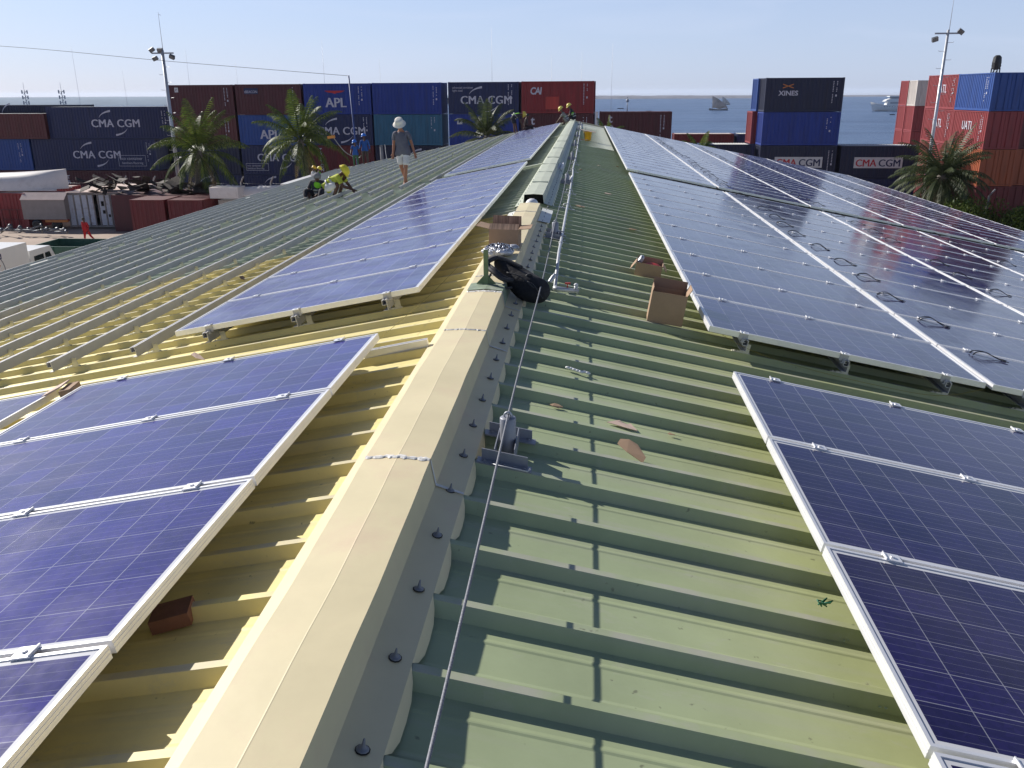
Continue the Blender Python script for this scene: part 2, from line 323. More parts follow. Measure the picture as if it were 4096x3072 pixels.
def sealstrip(y,wd,seed,mt=None,x0=-.157,x1=.091,h=.004,down=True):
    rnd=random.Random(seed); g=MB(); vs=[]; n=26
    for i in range(n+1):
        x=x0+(x1-x0)*i/n; z=.1152-(abs(x+.033)*.073)+.0065+.0045*math.sin(y*2.3)+.003*math.sin(y*5.1)+.002*math.sin(y*11.7); a=rnd.uniform(-.25,.25)*wd*(1+math.sin(i*.9+seed))*.7
        vs+=[(x,y-wd/2.6+a,z-.0055),(x,y-wd*.1+a*.5,z-.001),(x,y+wd/2.6+rnd.uniform(-.25,.25)*wd,z-.0055)]
    fs=[]
    for i in range(n):
        a=i*3; fs+=[(a,a+3,a+4,a+1),(a+1,a+4,a+5,a+2)]
    g.add(vs,fs,0)
    if down: 
        g.add([(.0925,y-wd*.2,.108),(.0925,y+wd*.2,.108),(.1075,y+.02,.006),(.1075,y-.0,.006)],[(0,1,2,3)])
        g.add([(.1075,y,.006),(.1075,y+.02,.006),(.213,y+.01,-.025),(.213,y-.005,-.025)],[(0,1,2,3)])
    return g
for i,(y,wd) in enumerate([(2.88,.035),(4.75,.03),(5.73,.05),(6.22,.03),(8.6,.02),(9.9,.015)]):
    sealstrip(y,wd,i,x0=-.155,x1=.089).obj('sealant_strip',M['white'],cap1)
for i,y in enumerate([13.2,14.9,16.6,18.4,21.5,24.6,28]):
    g=MB(); g.box(-.155,.089,y,y+.012,.112,.131); g.obj('joint',M['capgreen'],cap2)
g=MB(); pr=[(-.157,.1065),(-.033,.117),(.0915,.1065),(.1065,.004)]
vs=[(x,y,z+.0025) for y in(5.76,6.20) for x,z in pr]; g.add(vs,[(i,i+1,i+5,i+4) for i in range(3)]); g.obj('painted_patch',M['patch'],cap1)
# screws -----------------------------------------------------------
def screw_mesh(name,m1,m2,drip=False):
    g=MB(); g.lathe([(0,0),(.016,0),(.016,.003),(.0125,.0045),(.007,.007),(.005,.014),(.0025,.030),(0,.033)],10)
    g.lathe([(.0185,-.001),(.0185,.0015),(.015,.002)],10,mi=1)
    if drip:
        for dx,dy,l in((-.012,-.018,.02),(.004,-.02,.028),(.016,-.012,.018),(-.022,.002,.015)):
            g.obox((dx,dy-l*.3,.002),(.0025,0,0),(0,l*.6,-.004),(0,0,.002))
        g.obox((0,0,.003),(.03,.004,0),(-.002,.014,0),(0,0,.003))
    return g.mesh(name,[m1,m2])
scA=screw_mesh('screw',M['washer'],M['black']); scB=screw_mesh('screw',M['greenseal'],M['washer'],True)
def screws(rows,par,me,maxn=95):
    pos=[]
    for (x,ya,yb,hh) in rows:
        k=math.ceil((ya-PH)/P)
        while PH+k*P<=yb:
            pos.append((x,PH+k*P,hh+RZ-T*abs(x))); k+=1
    pos.sort(key=lambda p:(Vector(p)-CAM).length)
    rnd=random.Random(3)
    for p in pos[:maxn]:
        s=link('screw',me,par,(p[0]+rnd.uniform(-.006,.006),p[1]+rnd.uniform(-.004,.004),p[2]+.001),(0,TH*(1 if p[0]>0 else -1),rnd.uniform(-.5,.5)))
    rest=pos[maxn:]
    if rest:
        g=MB()
        for p in rest: g.lathe([(.015,0),(.012,.005),(.005,.012),(0,.03)],6,p)
        tag(g.obj('roof_screws',me.materials[0],par),kind='stuff')
screws([(.165,YA0,26,.057),(-.235,9,26,.05)],cap1,scA,80)
screws([(1.545,YA0,40,.046)],roofR,scB,90)
screws([(-1.59,5.0,6.3,.046),(-3.15,5.0,16,.046),(-4.7,6,18,.046),(-6.25,9,22,.046),(-7.8,11,26,.046),(-9.3,13,28,.046)],roofL,scB,95)
g=MB(); g.add([(.02,26.9,.012-T*.02),(1.5,26.9,.052-T*1.5),(1.5,44.3,.052-T*1.5),(.02,44.3,.052-T*.02)],[(0,1,2,3)]); g.obox((.76,26.9,.047-T*.76),(.74*1,0,-.74*T),(0,.01,0),(0,0,.006)); g.obj('cover_sheet',M['capgreen'],WH,upr)
# ------------------------------------------------------------------ solar panels
def cellmat(name,base,dust,rough,lines_on=1.0):
    m,nt,b=newmat(name); N=nt.nodes.new; L=nt.links.new
    tc=N('ShaderNodeTexCoord'); sp=N('ShaderNodeSeparateXYZ'); L(tc.outputs['Object'],sp.inputs['Vector'])
    def M_(op,a,bb=None,c=None):
        n=N('ShaderNodeMath'); n.operation=op
        for i,v in enumerate((a,bb,c)):
            if v is None: continue
            if isinstance(v,(int,float)): n.inputs[i].default_value=v
            else: L(v,n.inputs[i])
        return n.outputs[0]
    def lines(sock,off,pitch,wd):
        a=M_('SUBTRACT',sock,off); a=M_('DIVIDE',a,pitch); a=M_('FRACT',a); a=M_('SUBTRACT',a,.5); a=M_('ABSOLUTE',a); a=M_('SUBTRACT',.5,a)
        return M_('LESS_THAN',a,wd/pitch/2)
    X,Y=sp.outputs['X'],sp.outputs['Y']
    px=(1.95-.06)/12; py=(.992-.06)/6
    g1=lines(X,.03,px,.0032); g2=lines(Y,.03,py,.0032)
    b1=lines(Y,.03+py/8,py/4,.0013)
    grid=M_('MAXIMUM',g1,g2); 
    inx=M_('MULTIPLY',M_('GREATER_THAN',X,.031),M_('LESS_THAN',X,1.919)); iny=M_('MULTIPLY',M_('GREATER_THAN',Y,.031),M_('LESS_THAN',Y,.961)); ins=M_('MULTIPLY',inx,iny)
    # crystal grain
    vo=N('ShaderNodeTexVoronoi'); vo.inputs['Scale'].default_value=55; L(tc.outputs['Object'],vo.inputs['Vector'])
    cell=N('ShaderNodeMix'); cell.data_type='RGBA'; cell.inputs['A'].default_value=(*base,1); cell.inputs['B'].default_value=(base[0]*1.9,base[1]*1.9,base[2]*1.6,1)
    sc=N('ShaderNodeSeparateColor'); L(vo.outputs['Color'],sc.inputs['Color']); L(M_('MULTIPLY',sc.outputs[0],.6),cell.inputs['Factor'])
    cb=N('ShaderNodeCombineXYZ'); L(M_('FLOOR',M_('DIVIDE',M_('SUBTRACT',X,.03),px)),cb.inputs[0]); L(M_('FLOOR',M_('DIVIDE',M_('SUBTRACT',Y,.03),py)),cb.inputs[1])
    o1=N('ShaderNodeObjectInfo'); L(o1.outputs['Random'],cb.inputs[2]); wn=N('ShaderNodeTexWhiteNoise'); L(cb.outputs[0],wn.inputs['Vector'])
    cv=N('ShaderNodeMix'); cv.data_type='RGBA'; L(M_('MULTIPLY_ADD',wn.outputs['Value'],.55,.75),cv.inputs['B']); cv.blend_type='MULTIPLY'; cv.inputs['Factor'].default_value=1; L(cell.outputs['Result'],cv.inputs['A']); cell=cv
    mb=N('ShaderNodeMix'); mb.data_type='RGBA'; L(M_('MULTIPLY',b1,.26*lines_on),mb.inputs['Factor']); L(cell.outputs['Result'],mb.inputs['A']); mb.inputs['B'].default_value=(.45,.46,.5,1)
    mg=N('ShaderNodeMix'); mg.data_type='RGBA'; L(M_('MULTIPLY',grid,.42*lines_on),mg.inputs['Factor']); L(mb.outputs['Result'],mg.inputs['A']); mg.inputs['B'].default_value=(.55,.56,.6,1)
    mi=N('ShaderNodeMix'); mi.data_type='RGBA'; L(ins,mi.inputs['Factor']); mi.inputs['A'].default_value=(.60,.60,.62,1); L(mg.outputs['Result'],mi.inputs['B'])
    # thin dust film on the glass, different on every panel
    oi=N('ShaderNodeObjectInfo'); va=N('ShaderNodeVectorMath'); va.operation='ADD'; L(tc.outputs['Object'],va.inputs[0]); vm=N('ShaderNodeVectorMath'); vm.operation='SCALE'; L(oi.outputs['Location'],vm.inputs[0]); vm.inputs['Scale'].default_value=.37; L(vm.outputs[0],va.inputs[1])
    nz=N('ShaderNodeTexNoise'); nz.inputs['Scale'].default_value=2.6; nz.inputs['Detail'].default_value=7; nz.inputs['Roughness'].default_value=.62; L(va.outputs[0],nz.inputs['Vector'])
    r=N('ShaderNodeMapRange'); r.inputs['From Min'].default_value=.35; r.inputs['From Max'].default_value=.75; r.inputs['To Min'].default_value=dust*.2; r.inputs['To Max'].default_value=dust*3.5; L(nz.outputs['Fac'],r.inputs['Value'])
    md=N('ShaderNodeMix'); md.data_type='RGBA'; L(r.outputs['Result'],md.inputs['Factor']); L(mi.outputs['Result'],md.inputs['A']); md.inputs['B'].default_value=(.46,.43,.52,1)
    L(md.outputs['Result'],b.inputs['Base Color'])
    r2=N('ShaderNodeMapRange'); r2.inputs['From Min'].default_value=.3; r2.inputs['From Max'].default_value=.7; r2.inputs['To Min'].default_value=rough*.6; r2.inputs['To Max'].default_value=rough*1.8; L(nz.outputs['Fac'],r2.inputs['Value'])
    L(r2.outputs['Result'],b.inputs['Roughness']); b.inputs['Specular IOR Level'].default_value=.33 if dust<.01 else .42
    b.inputs['Coat Weight'].default_value=.0
    return m
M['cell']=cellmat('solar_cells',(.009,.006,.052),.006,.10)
M['cellL']=cellmat('solar_cells_left_sheen',(.018,.012,.125),.012,.15)  # left-slope copy, sky reflection put into a brighter, bluer cell colour
M['cellf']=cellmat('solar_cells_distant',(.014,.008,.075),.006,.11,.0); M['cellLf']=cellmat('solar_cells_distant_left',(.018,.013,.12),.012,.15,.12)  # the distant left copy carries the same sky sheen in its colour
M['alu']=mat('anodised_aluminium',(.78,.78,.80),.38,metal=.35,var=.05,scale=8)
M['alu2']=mat('mill_aluminium_rail',(.45,.45,.47),.5,metal=.3,var=.08,scale=5)
M['back']=mat('white_backsheet',(.6,.6,.6),.6)
PL,PW,PT=1.95,.992,.04
def frame_geo(g,mi=0):
    fw=.012
    for (x0,x1,y0,y1) in((0,PL,0,fw),(0,PL,PW-fw,PW),(0,fw,fw,PW-fw),(PL-fw,PL,fw,PW-fw)): g.box(x0,x1,y0,y1,0,PT,mi)
    for z in(.012,.024): # grooves along the long outer edge
        g.box(-.001,0,0,PW,z,z+.004,mi)
def frame_mesh():
    g=MB(); frame_geo(g); return g.mesh('frame',M['alu'])
def glass_mesh(mt):
    g=MB(); g.add([(.012,.012,PT-.004),(PL-.012,.012,PT-.004),(PL-.012,PW-.012,PT-.004),(.012,PW-.012,PT-.004)],[(0,1,2,3)],0)
    g.add([(.012,.012,PT-.009),(PL-.012,.012,PT-.009),(PL-.012,PW-.012,PT-.009),(.012,PW-.012,PT-.009)],[(3,2,1,0)],1)
    return g.mesh('glass',[mt,M['back']])
def clamp_geo(g,x,y,mi=0,w_=.06):
    g.box(x-w_/2,x+w_/2,y-.026,y+.026,PT+.0005,PT+.0045,mi)
    g.box(x-w_/2,x-w_/2+.004,y-.026,y+.026,PT+.0045,PT+.010,mi)
    g.lathe([(.008,0),(.008,.006),(0,.006)],8,(x,y,PT+.0045),mi,smooth=False)
CX=(.245,.955,1.67)
def clamp_mesh():
    g=MB(); clamp_geo(g,0,0); return g.mesh('clamp',M['alu'])
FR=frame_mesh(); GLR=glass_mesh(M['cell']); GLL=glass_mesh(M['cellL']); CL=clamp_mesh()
def far_mesh(mt,name):
    g=MB(); frame_geo(g,1); g.add([(.012,.012,PT-.004),(PL-.012,.012,PT-.004),(PL-.012,PW-.012,PT-.004),(.012,PW-.012,PT-.004)],[(0,1,2,3)],0)
    for x in CX: g.box(x-.03,x+.03,-.012,.012,PT,PT+.006,1)
    return g.mesh(name,[mt,M['alu']])
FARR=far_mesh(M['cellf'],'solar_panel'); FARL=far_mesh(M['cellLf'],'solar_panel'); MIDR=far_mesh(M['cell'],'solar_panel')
DP=.164
def visible(p,mx=.16,my=.12):
    d=Vector(p)-CAM; z=d.dot(f_)
    if z<.2: return False
    u=3410*d.dot(r2)/z/2048; v=3410*d.dot(u2)/z/1536
    return abs(u)<1+mx*min(3,12/z) and abs(v)<1+my*min(3,12/z)
COLN=['first column from ridge','second column from ridge','third column from ridge','fourth column from ridge','fifth column from ridge','sixth column from ridge']
npanel=0
def panel(side,x0,y0,label,near):
    """x0 = |x| of the upper long edge, y0 = lower Y of the panel"""
    global npanel
    h=DP-PT
    c=[(side*(x0+a*PL*CO),y0+b_*PW,DP-T*(x0+a*PL*CO)) for a in(0,.5,1) for b_ in(0,1)]
    if not any(visible(p) for p in c): return None
    npanel+=1
    loc=(side*x0,y0 if side>0 else y0+PW,h-T*x0); rot=(0,TH,0 if side>0 else PI)
    grp='solar panels laid in rows on the roof'
    if not near:
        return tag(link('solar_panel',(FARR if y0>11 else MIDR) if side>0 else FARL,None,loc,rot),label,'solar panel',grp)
    t=thing('solar_panel',label,'solar panel',loc,rot,grp)
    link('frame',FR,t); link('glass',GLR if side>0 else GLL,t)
    for x in CX: link('clamp',CL,t,(x,-.010 if side>0 else PW+.010,0))
    return t
S=1.012
AR,AL=1.522,.5585
PX=1.998*CO
def block(side,xe,cols,y0,n,name,near=False,first=0,skip=()):
    for k in cols:
        for j in range(first,n):
            if (k,j) in skip: continue
            sd='right' if side>0 else 'left'
            lab='panel of %s, %s, %s row back'%(name,COLN[k],ORD[j-first])
            panel(side,xe+k*PX,y0+j*S,lab,near)
block(1,AR,range(0,2),1.7946-S,4,'nearest right block',True)
block(1,AR,range(0,6),5.835,12,'right block behind the first gap',True)
block(1,AR,range(0,6),18.867,12,'right block behind the dark gap')
block(1,AR,range(0,6),31.10,9,'far right block near the shore end')
block(1,AR,range(0,6),40.35,3,'last short right block at the gable')
block(-1,AL,[0],1.8015-2*S,5,'nearest left block',True)
for j in range(0,5): panel(-1,AL+PX+.125,1.8015-2*S+j*S,'lower left corner panel beside the wide slot, %s row back'%ORD[j],True)
block(-1,AL,[0],6.099,12,'middle left block with pale reflections',True)
block(-1,AL,[0],19.2,12,'left block beyond the walking man')
block(-1,AL,[0],31.7,10,'far left block beside the crouching installers')
# extra clamps on the far edge of the last row in the two near blocks are part of those panels' neighbours
for side,xe,y,cols in((1,AR,4.831-.02,(0,)),(-1,AL,1.8015+3*S-.02,(0,))):
    for k in cols:
        g=MB()
        for x in CX: clamp_geo(g,x,(PW if side>0 else 0))
        # parent to the last panel
        for o in bpy.data.objects:
            if o.name.startswith('solar_panel') and o.type=='EMPTY' and abs(abs(o.location.x)-xe)<.01 and abs((o.location.y if side>0 else o.location.y-PW)-(y-S+.02))<.03:
                g.obj('end_clamp',M['alu'],o)
# end clamps on the exposed near edges hang below the frame
g=MB(); g.box(-.03,.03,-.006,-.001,-.012,PT+.003); g.box(-.03,.03,-.001,.012,PT+.0005,PT+.003); g.lathe([(.012,0),(.012,.012),(.004,.03),(0,.03)],8,(0,-.02,-.02),smooth=False); g.box(-.02,.02,-.03,.0,-.022,-.018)
ENDC=g.mesh('end_clamp',M['alu2'])
for o in list(bpy.data.objects):
    if o.name.startswith('solar_panel') and o.type=='EMPTY':
        side=1 if o.location.x>0 else -1; yy=o.location.y if side>0 else o.location.y-PW
        if abs(yy-(5.835 if side>0 else 6.099))<.02:
            for x in CX: 
                c=link('end_clamp',ENDC,o,(x,0 if side>0 else PW,0)); 
                if side<0: c.rotation_euler=(0,0,PI)
# ------------------------------------------------------------------ mounting rails with feet
def rail_mesh(Ln):
    g=MB(); w_=.020; h=.080   # C-section rail, local y along the rail, origin on its underside
    g.prism([(-a,b) for a,b in [(-w_,0),(w_,0),(w_,.004),(-w_+.005,.004),(-w_+.005,.040),(w_-.004,.040),(w_-.004,.044),(-w_+.005,.044),(-w_+.005,h-.004),(-.005,h-.004),(-.005,h),(-w_,h)]][::-1],0,Ln)
    g.box(-w_,-w_+.004,0,Ln,.044,h)
    g.box(-w_+.004,-.005,0,Ln,h-.004,h)
    return g.mesh('profile',M['alu2'])
def foot_mesh():
    g=MB(); g.box(-.055,.075,-.013,.013,.0,.005); g.box(.021,.027,-.013,.013,.005,.075)
    g.box(-.016,.018,-.013,.013,.005,.012)
    g.box(.027,.066,-.013,-.008,.005,.070)
    for x in(-.035,.066): g.lathe([(.007,0),(.007,.006),(0,.006)],6,(x,0,.005),smooth=False)
    return g.mesh('foot',mfoot)
mfoot=mat('pale_foot_bracket',(.62,.60,.50),.5,metal=.1)
RAILS={}
FOOT=foot_mesh()
def rail(side,xd,y0,Ln,label,feet=True,maxfeet=99):
    key=round(Ln,2)
    if key not in RAILS: RAILS[key]=rail_mesh(Ln)
    hh=DP-PT-.080
    c=[(side*xd,y0+Ln*t_,hh-T*xd) for t_ in(0,.1,.3,.5,.7,.9,1)]
    if not any(visible(p) for p in c): return
    t=thing('mounting_rail',label,'rail',(side*xd,y0,hh-T*xd),(0,TH*side,0),'mounting rails running along the roof')
    link('profile',RAILS[key],t)
    if feet:
        k=math.ceil((y0+.05-PH)/P/3)*3; n=0
        # feet stand on every third rib crest
        k=math.ceil((y0+.02-PH)/P); 
        while PH+k*P<y0+Ln-.05 and n<maxfeet:
            y=PH+k*P
            if visible((side*xd,y,-T*xd)):
                f=link('foot',FOOT,t,(.0 if side>0 else 0,y-y0,RZ+.0455-hh)); n+=1
                if side<0: f.rotation_euler=(0,0,0)
            k+=3
def xr(xe,k,c): return xe+(k*1.998+c)*CO
for k in range(6):
    for c in range(3):
        lab='%s bare rail down the left slope, near stretch beyond the yellow sheets'
        i=3*k+c
        covered=(k==0)
        rail(-1,xr(AL,k,CX[c]),5.98 if not covered else 6.03,12.4,('%s bare rail from the ridge on the left slope, near stretch'%ORD[i-3]) if not covered else 'rail under the middle left block, %s from the ridge'%ORD[c],True,99 if not covered else 2)
        rail(-1,xr(AL,k,CX[c]),19.05,12.4,('%s bare rail from the ridge on the left slope, middle stretch'%ORD[i-3]) if not covered else 'rail under the left block beyond the man, %s from the ridge'%ORD[c],not covered)
        rail(-1,xr(AL,k,CX[c]),31.9,11.9,('%s bare rail from the ridge on the left slope, far stretch'%ORD[i-3]) if not covered else 'rail under the far left block, %s from the ridge'%ORD[c],not covered)
for k in range(6):
    for c in range(3):
        rail(1,xr(AR,k,CX[c]),5.79,12.3,'rail under the right block behind the first gap, %s from the ridge'%ORD[3*k+c],True,3)
        rail(1,xr(AR,k,CX[c]),18.80,12.2,'rail under the right block behind the dark gap, %s from the ridge'%ORD[3*k+c],True,2)
for c in range(3):
    rail(1,xr(AR,0,CX[c]),.75,4.09,'rail under the nearest right block, %s from the ridge'%ORD[c],True,12)
    rail(-1,xr(AL,0,CX[c]),-.3,5.17,'rail under the nearest left block, %s from the ridge'%ORD[c],True,15)
# ================================================================== things lying on the roof
def rp(x,h=0): return RZ-T*abs(x)+h
M['card']=mat('cardboard',(.36,.24,.155),.85,var=.1,scale=5,dirt=(.25,.16,.10),dirt_amt=.4)
M['cardin']=mat('cardboard_inside',(.30,.19,.125),.9,var=.1,scale=5)
M['cardcor']=mat('cardboard_fluted',(.36,.23,.155),.9,var=.55,scale=3,stretch=(26,1,1))
M['galv']=mat('galvanised_pipe',(.50,.51,.54),.45,metal=.45,var=.14,scale=12)
M['steelp']=mat('grey_painted_steel',(.27,.28,.32),.45,metal=.25,var=.12,scale=8)
M['rope']=mat('wire_rope',(.17,.175,.20),.6,metal=.2,var=.5,scale=1,stretch=(160,260,160))
M['bag']=mat('black_nylon',(.012,.012,.016),.85,var=.3,scale=9,bump=.5,bscale=14)
M['strap']=mat('black_webbing',(.03,.03,.036),.7)
M['red']=mat('red_plastic',(.55,.05,.04),.4)
M['yellow']=mat('yellow_plastic',(.75,.42,.02),.45,var=.25,scale=4,dirt=(.35,.25,.08),dirt_amt=.6)
M['greenp']=mat('old_green_paint',(.13,.19,.09),.6,var=.25,scale=10,dirt=(.22,.14,.08),dirt_amt=.5)
M['clearbag']=mat('plastic_bag_of_clamps',(.55,.56,.60),.28,metal=.3,var=.55,scale=34,bump=.9,bscale=40)
M['clip']=mat('aluminium_clips',(.62,.63,.68),.35,metal=.7,var=.3,scale=30)
M['blackc']=mat('black_cable',(.012,.012,.013),.45)
M['paper']=mat('pale_waste_paper',(.60,.45,.37),.85,var=.1,scale=8)
# --- lifeline: posts, wire rope
def post(y,label):
    x=.335; t=thing('lifeline_post',label,'anchor post',(x,y,rp(x,.045)),(0,0,0),'lifeline anchor posts beside the ridge')
    for dy,s in((-.175,-1),(.125,1)):
        g=MB(); c=Vector((0,dy,.0)); sl=Vector((1,0,-T)).normalized()
        g.obox(c+Vector((0,0,.004)),sl*.115,(0,.028,0),(0,0,.003))
        g.obox(c+Vector((0,-.02*s if s<0 else .02,.026)),sl*.098,(0,.003,0),(0,0,.024))
        for i in range(5):
            q=c+sl*(-.085+.042*i)+Vector((0,-.008*(-s),.007)); g.lathe([(.006,0),(.006,.006),(0,.006)],6,q,smooth=False)
        g.obj('base_channel',M['steelp'],t)
        if s<0:
            g=MB(); g.tube([c+sl*(-.055)+Vector((0,-.026,.008)),c+sl*.10+Vector((0,-.026,.008)),c+sl*.112+Vector((0,-.02,.02))],.004,6); g.obj('cleat_bar',M['galv'],t)
    g=MB(); g.box(-.048,-.044,-.13,.11,-.0,.055); g.box(.036,.040,-.13,.11,-.012,.055); g.obj('side_plate',M['steelp'],t)
    g=MB(); g.lathe([(.034,-.01),(.035,0),(.035,.146),(.031,.150),(0,.150)],20,(0,0,0)); g.obj('tube_post',M['steelp'],t)
    g=MB(); pts=[Vector((.016*math.cos(a)-.0,.0,.152+.02*math.sin(a))) for a in [PI*i/8 for i in range(9)]]
    g.tube([(.014,0,.146)]+pts[::1]+[(-.016,0,.146)],.005,6); g.obj('eye_bolt',M['galv'],t)
    return t
PY=[3.40,9.2,14.9,20.3,25.6,31,36.5,41.8]; LAB=['nearest grey lifeline post standing beside the cardboard scrap','grey lifeline post next to the brown carton and water pipe','third grey lifeline post from the camera by the bright lamp fitting','fourth lifeline post from the camera along the ridge','fifth lifeline post from the camera just before the yellow bucket','sixth lifeline post just past the yellow bucket','seventh lifeline post towards the far gable','farthest lifeline post close to the seated workers']
for y,l in zip(PY,LAB): post(y,l)
CZ=rp(.335,.045)+.160
g=MB(); prev=-1.4; pts=[]
ys=[-1.6]+PY
for a,b_ in zip(ys,ys[1:]):
    n=12
    for i in range(n):
        t_=i/n; y=a+(b_-a)*t_; pts.append((.340+.004*math.sin(y*1.2),y,CZ-.02*4*t_*(1-t_)*(b_-a)/5.5*.5))
pts.append((.335,PY[-1],CZ))
g.tube(pts,.0048,8); tag(g.obj('lifeline_cable',M['rope']),'thin twisted steel cable strung over the posts along the ridge','cable')
# --- long galvanised pipe with valve
g=MB(); xp=.405; hp=.075
t=thing('water_pipe','galvanised water pipe with a red tap lying along the ridge','pipe',(xp,6.58,rp(xp,.045)))
pz=.028
pp=[(0.02,0,pz)]
y=0
rnd=random.Random(5)
while y<37: y+=1.6; pp.append((rnd.uniform(-.012,.012)+ (.0 if y<12 else .0),y,pz+ (.0)))
g.tube(pp,.0145,10); g.obj('pipe_run',M['galv'],t)
for y in(2.1,6.3,9.0,14.6,20,26,32): 
    g=MB(); g.tube([(0.004,y-.03,pz),(0.004,y-.024,pz),(.004,y+.024,pz),(.004,y+.03,pz)],[.019,.0225,.0225,.019],8,smooth=False); g.obj('coupling',M['galv'],t)
g=MB(); g.tube([(.02,.02,pz),(.02,-.02,pz),(.04,-.035,pz),(.20,.02,pz-.028)],[.017,.02,.02,.014],10)
for a in(.06,.09,.115,.14,.17): 
    v=Vector((.02+a,-.035+a*.34,pz-a*.17)); g.tube([v,v+Vector((.012,.004,-.002))],.019,8,smooth=False)
g.tube([(.185,.015,pz-.03),(.185,.015,pz+.012)],[.012,.015],8); g.obj('valve',M['galv'],t)
g=MB(); g.tube([(.118,.0,pz+.0),(.118,.0,pz+.03)],.005,6); g.box(.098,.142,-.007,.007,pz+.03,pz+.042); g.obj('tap_handle',M['red'],t)
g=MB(); g.ell((.185,.015,pz+.022),.017,.017,.014); g.obj('white_cap',M['foam'],t)
# pipe stands
for i,y in enumerate((11.6,13.4,17.2,19.0,23.5,29)):
    g=MB(); g.obox((.40,y,rp(.4,.05)),(.11,0,-.022),(0,.02,0),(0,0,.006)); g.tube([(.35,y,rp(.35,.05)),(.37,y,rp(.4,.11)),(.44,y,rp(.4,.11)),(.47,y,rp(.47,.05))],.008,6)
    tag(g.obj('pipe_bracket',M['galv']),'small grey bracket gripping the ridge pipe, %s from the camera'%ORD[i],'bracket','brackets holding the pipe')
# --- lamps on the flange
for i,(x,y,l) in enumerate([(.14,17.3,'bright white tube fitting lying against the ridge cap'),(.36,15.3,'short white fitting on the roof next to a lifeline post')]):
    g=MB(); 
    for d in(-.03,.03): g.tube([(x+d,y-.45+.3*i,rp(x,.08)),(x+d+.02,y+.55-.3*i,rp(x,.10))],.022,8)
    g.box(x-.06,x+.07,y-.1,y+.2,rp(x,.05),rp(x,.075)); tag(g.obj('tube_lamp',M['foam']),l,'lamp fitting')
g=MB(); g.tube([(.18,16.7,.0),(.22,16.4,-.04),(.3,16.2,-.06),(.37,16.5,-.05)],.008,6); tag(g.obj('black_lead',M['blackc']),'short black lead curling beside the white tube fitting','cable')
# --- cartons
def carton(name,label,loc,rot,w_,d,h,flaps,inner=None):
    """open carton: origin bottom centre; flaps list of (side, angle, length)"""
    t=thing(name,label,'cardboard box',loc,rot,None); e=.004
    g=MB()
    g.box(-w_/2,w_/2,-d/2,d/2,0,e)
    for (x0,x1,y0,y1) in((-w_/2,w_/2,-d/2,-d/2+e),(-w_/2,w_/2,d/2-e,d/2),(-w_/2,-w_/2+e,-d/2+e,d/2-e),(w_/2-e,w_/2,-d/2+e,d/2-e)): g.box(x0,x1,y0,y1,e,h)
    g.obj('carton_body',M['card'],t)
    for side,ang,ln,mt in flaps:
        g=MB(); a=R(ang)   # angle from vertical outwards
        o=math.sin(a)*ln; z=math.cos(a)*ln
        if side in'FB':
            s=-1 if side=='F' else 1; y0=s*d/2
            vs=[(-w_/2,y0,h),(w_/2,y0,h),(w_/2*.99,y0+s*o,h+z),(-w_/2*.97,y0+s*o*.95,h+z*1.03)]
            n=Vector((0,-s*math.cos(a),s*0+math.sin(a)))*e
        else:
            s=-1 if side=='L' else 1; x0=s*w_/2
            vs=[(x0,-d/2,h),(x0,d/2,h),(x0+s*o*.95,d/2*.95,h+z*1.02),(x0+s*o,-d/2,h+z)]
            n=Vector((-s*math.cos(a),0,math.sin(a)))*e
        vs=[Vector(v) for v in vs]; vs+= [v+n for v in vs]
        g.add(vs,[(0,1,2,3),(7,6,5,4),(0,4,5,1),(1,5,6,2),(2,6,7,3),(3,7,4,0)]); g.obj('flap',mt,t)
    return t
cd_,cr_,ci=M['card'],M['cardcor'],M['cardin']
carton('cardboard_box','tall brown carton standing against the first large right panels',(1.262,6.36,rp(1.262,.045)),(R(-3),TH*.75,R(-4)),.262,.24,.232,[('L',-8,.03,cd_),('R',25,.06,cd_),('B',4,.07,ci)])
t=carton('cardboard_box','low open carton with red contents beside the right panels',(1.25,8.06,rp(1.25,.045)),(0,TH*.8,R(-6)),.245,.20,.125,[('L',150,.09,cd_),('R',140,.07,cd_),('B',10,.03,ci)])
g=MB(); g.ell((.03,.0,.09),.09,.07,.035); g.obj('red_packet',M['red'],t)
g=MB(); g.ell((-.09,.03,.13),.028,.04,.045,f=lambda v:v*(1+.3*math.sin(v.x*90)*math.sin(v.z*70))); g.obj('clear_wrap',M['clearbag'],t)
t=carton('cardboard_box','open brown carton with raised fluted flap sitting on the ridge cap',(-.062,7.64,.112),(0,R(1),R(-2)),.262,.26,.152,[('L',78,.12,cd_),('R',84,.11,cd_),('F',-52,.07,cr_),('B',2,.085,cr_)])
# --- bag of clamps
def lump(v,a=.16):
    return v*(1+a*math.sin(v.x*48+1)*math.cos(v.y*41)+a*.6*math.sin(v.z*77+v.x*30))
t=thing('bag_of_clamps','clear plastic bag full of shiny aluminium clamps on the ridge cap','bag',(-.07,7.12,.115),(0,0,R(8)))
g=MB(); g.ell((0,0,.034),.125,.15,.045,26,16,f=lambda v:lump(Vector((v.x,v.y,max(v.z,-.032))),.14)); g.ell((.12,.12,.035),.07,.04,.02,14,8,f=lambda v:lump(v,.3)); g.obj('plastic_film',M['clearbag'],t)
g=MB(); rnd=random.Random(2)
for i in range(260):
    a=rnd.uniform(0,2*PI); r=math.sqrt(rnd.random()); x=r*math.cos(a)*.118; y=r*math.sin(a)*.14; z=.036+.048*math.sqrt(max(0,1-r*r))*rnd.uniform(.85,1.02)
    q=Euler((rnd.uniform(0,6),rnd.uniform(0,6),rnd.uniform(0,6))).to_matrix(); g.obox((x,y,z),q@Vector((.011,0,0)),q@Vector((0,.006,0)),q@Vector((0,0,.0025)),rnd.choice((0,0,1)))
g.obj('clamps',[M['clip'],M['blackc']],t)
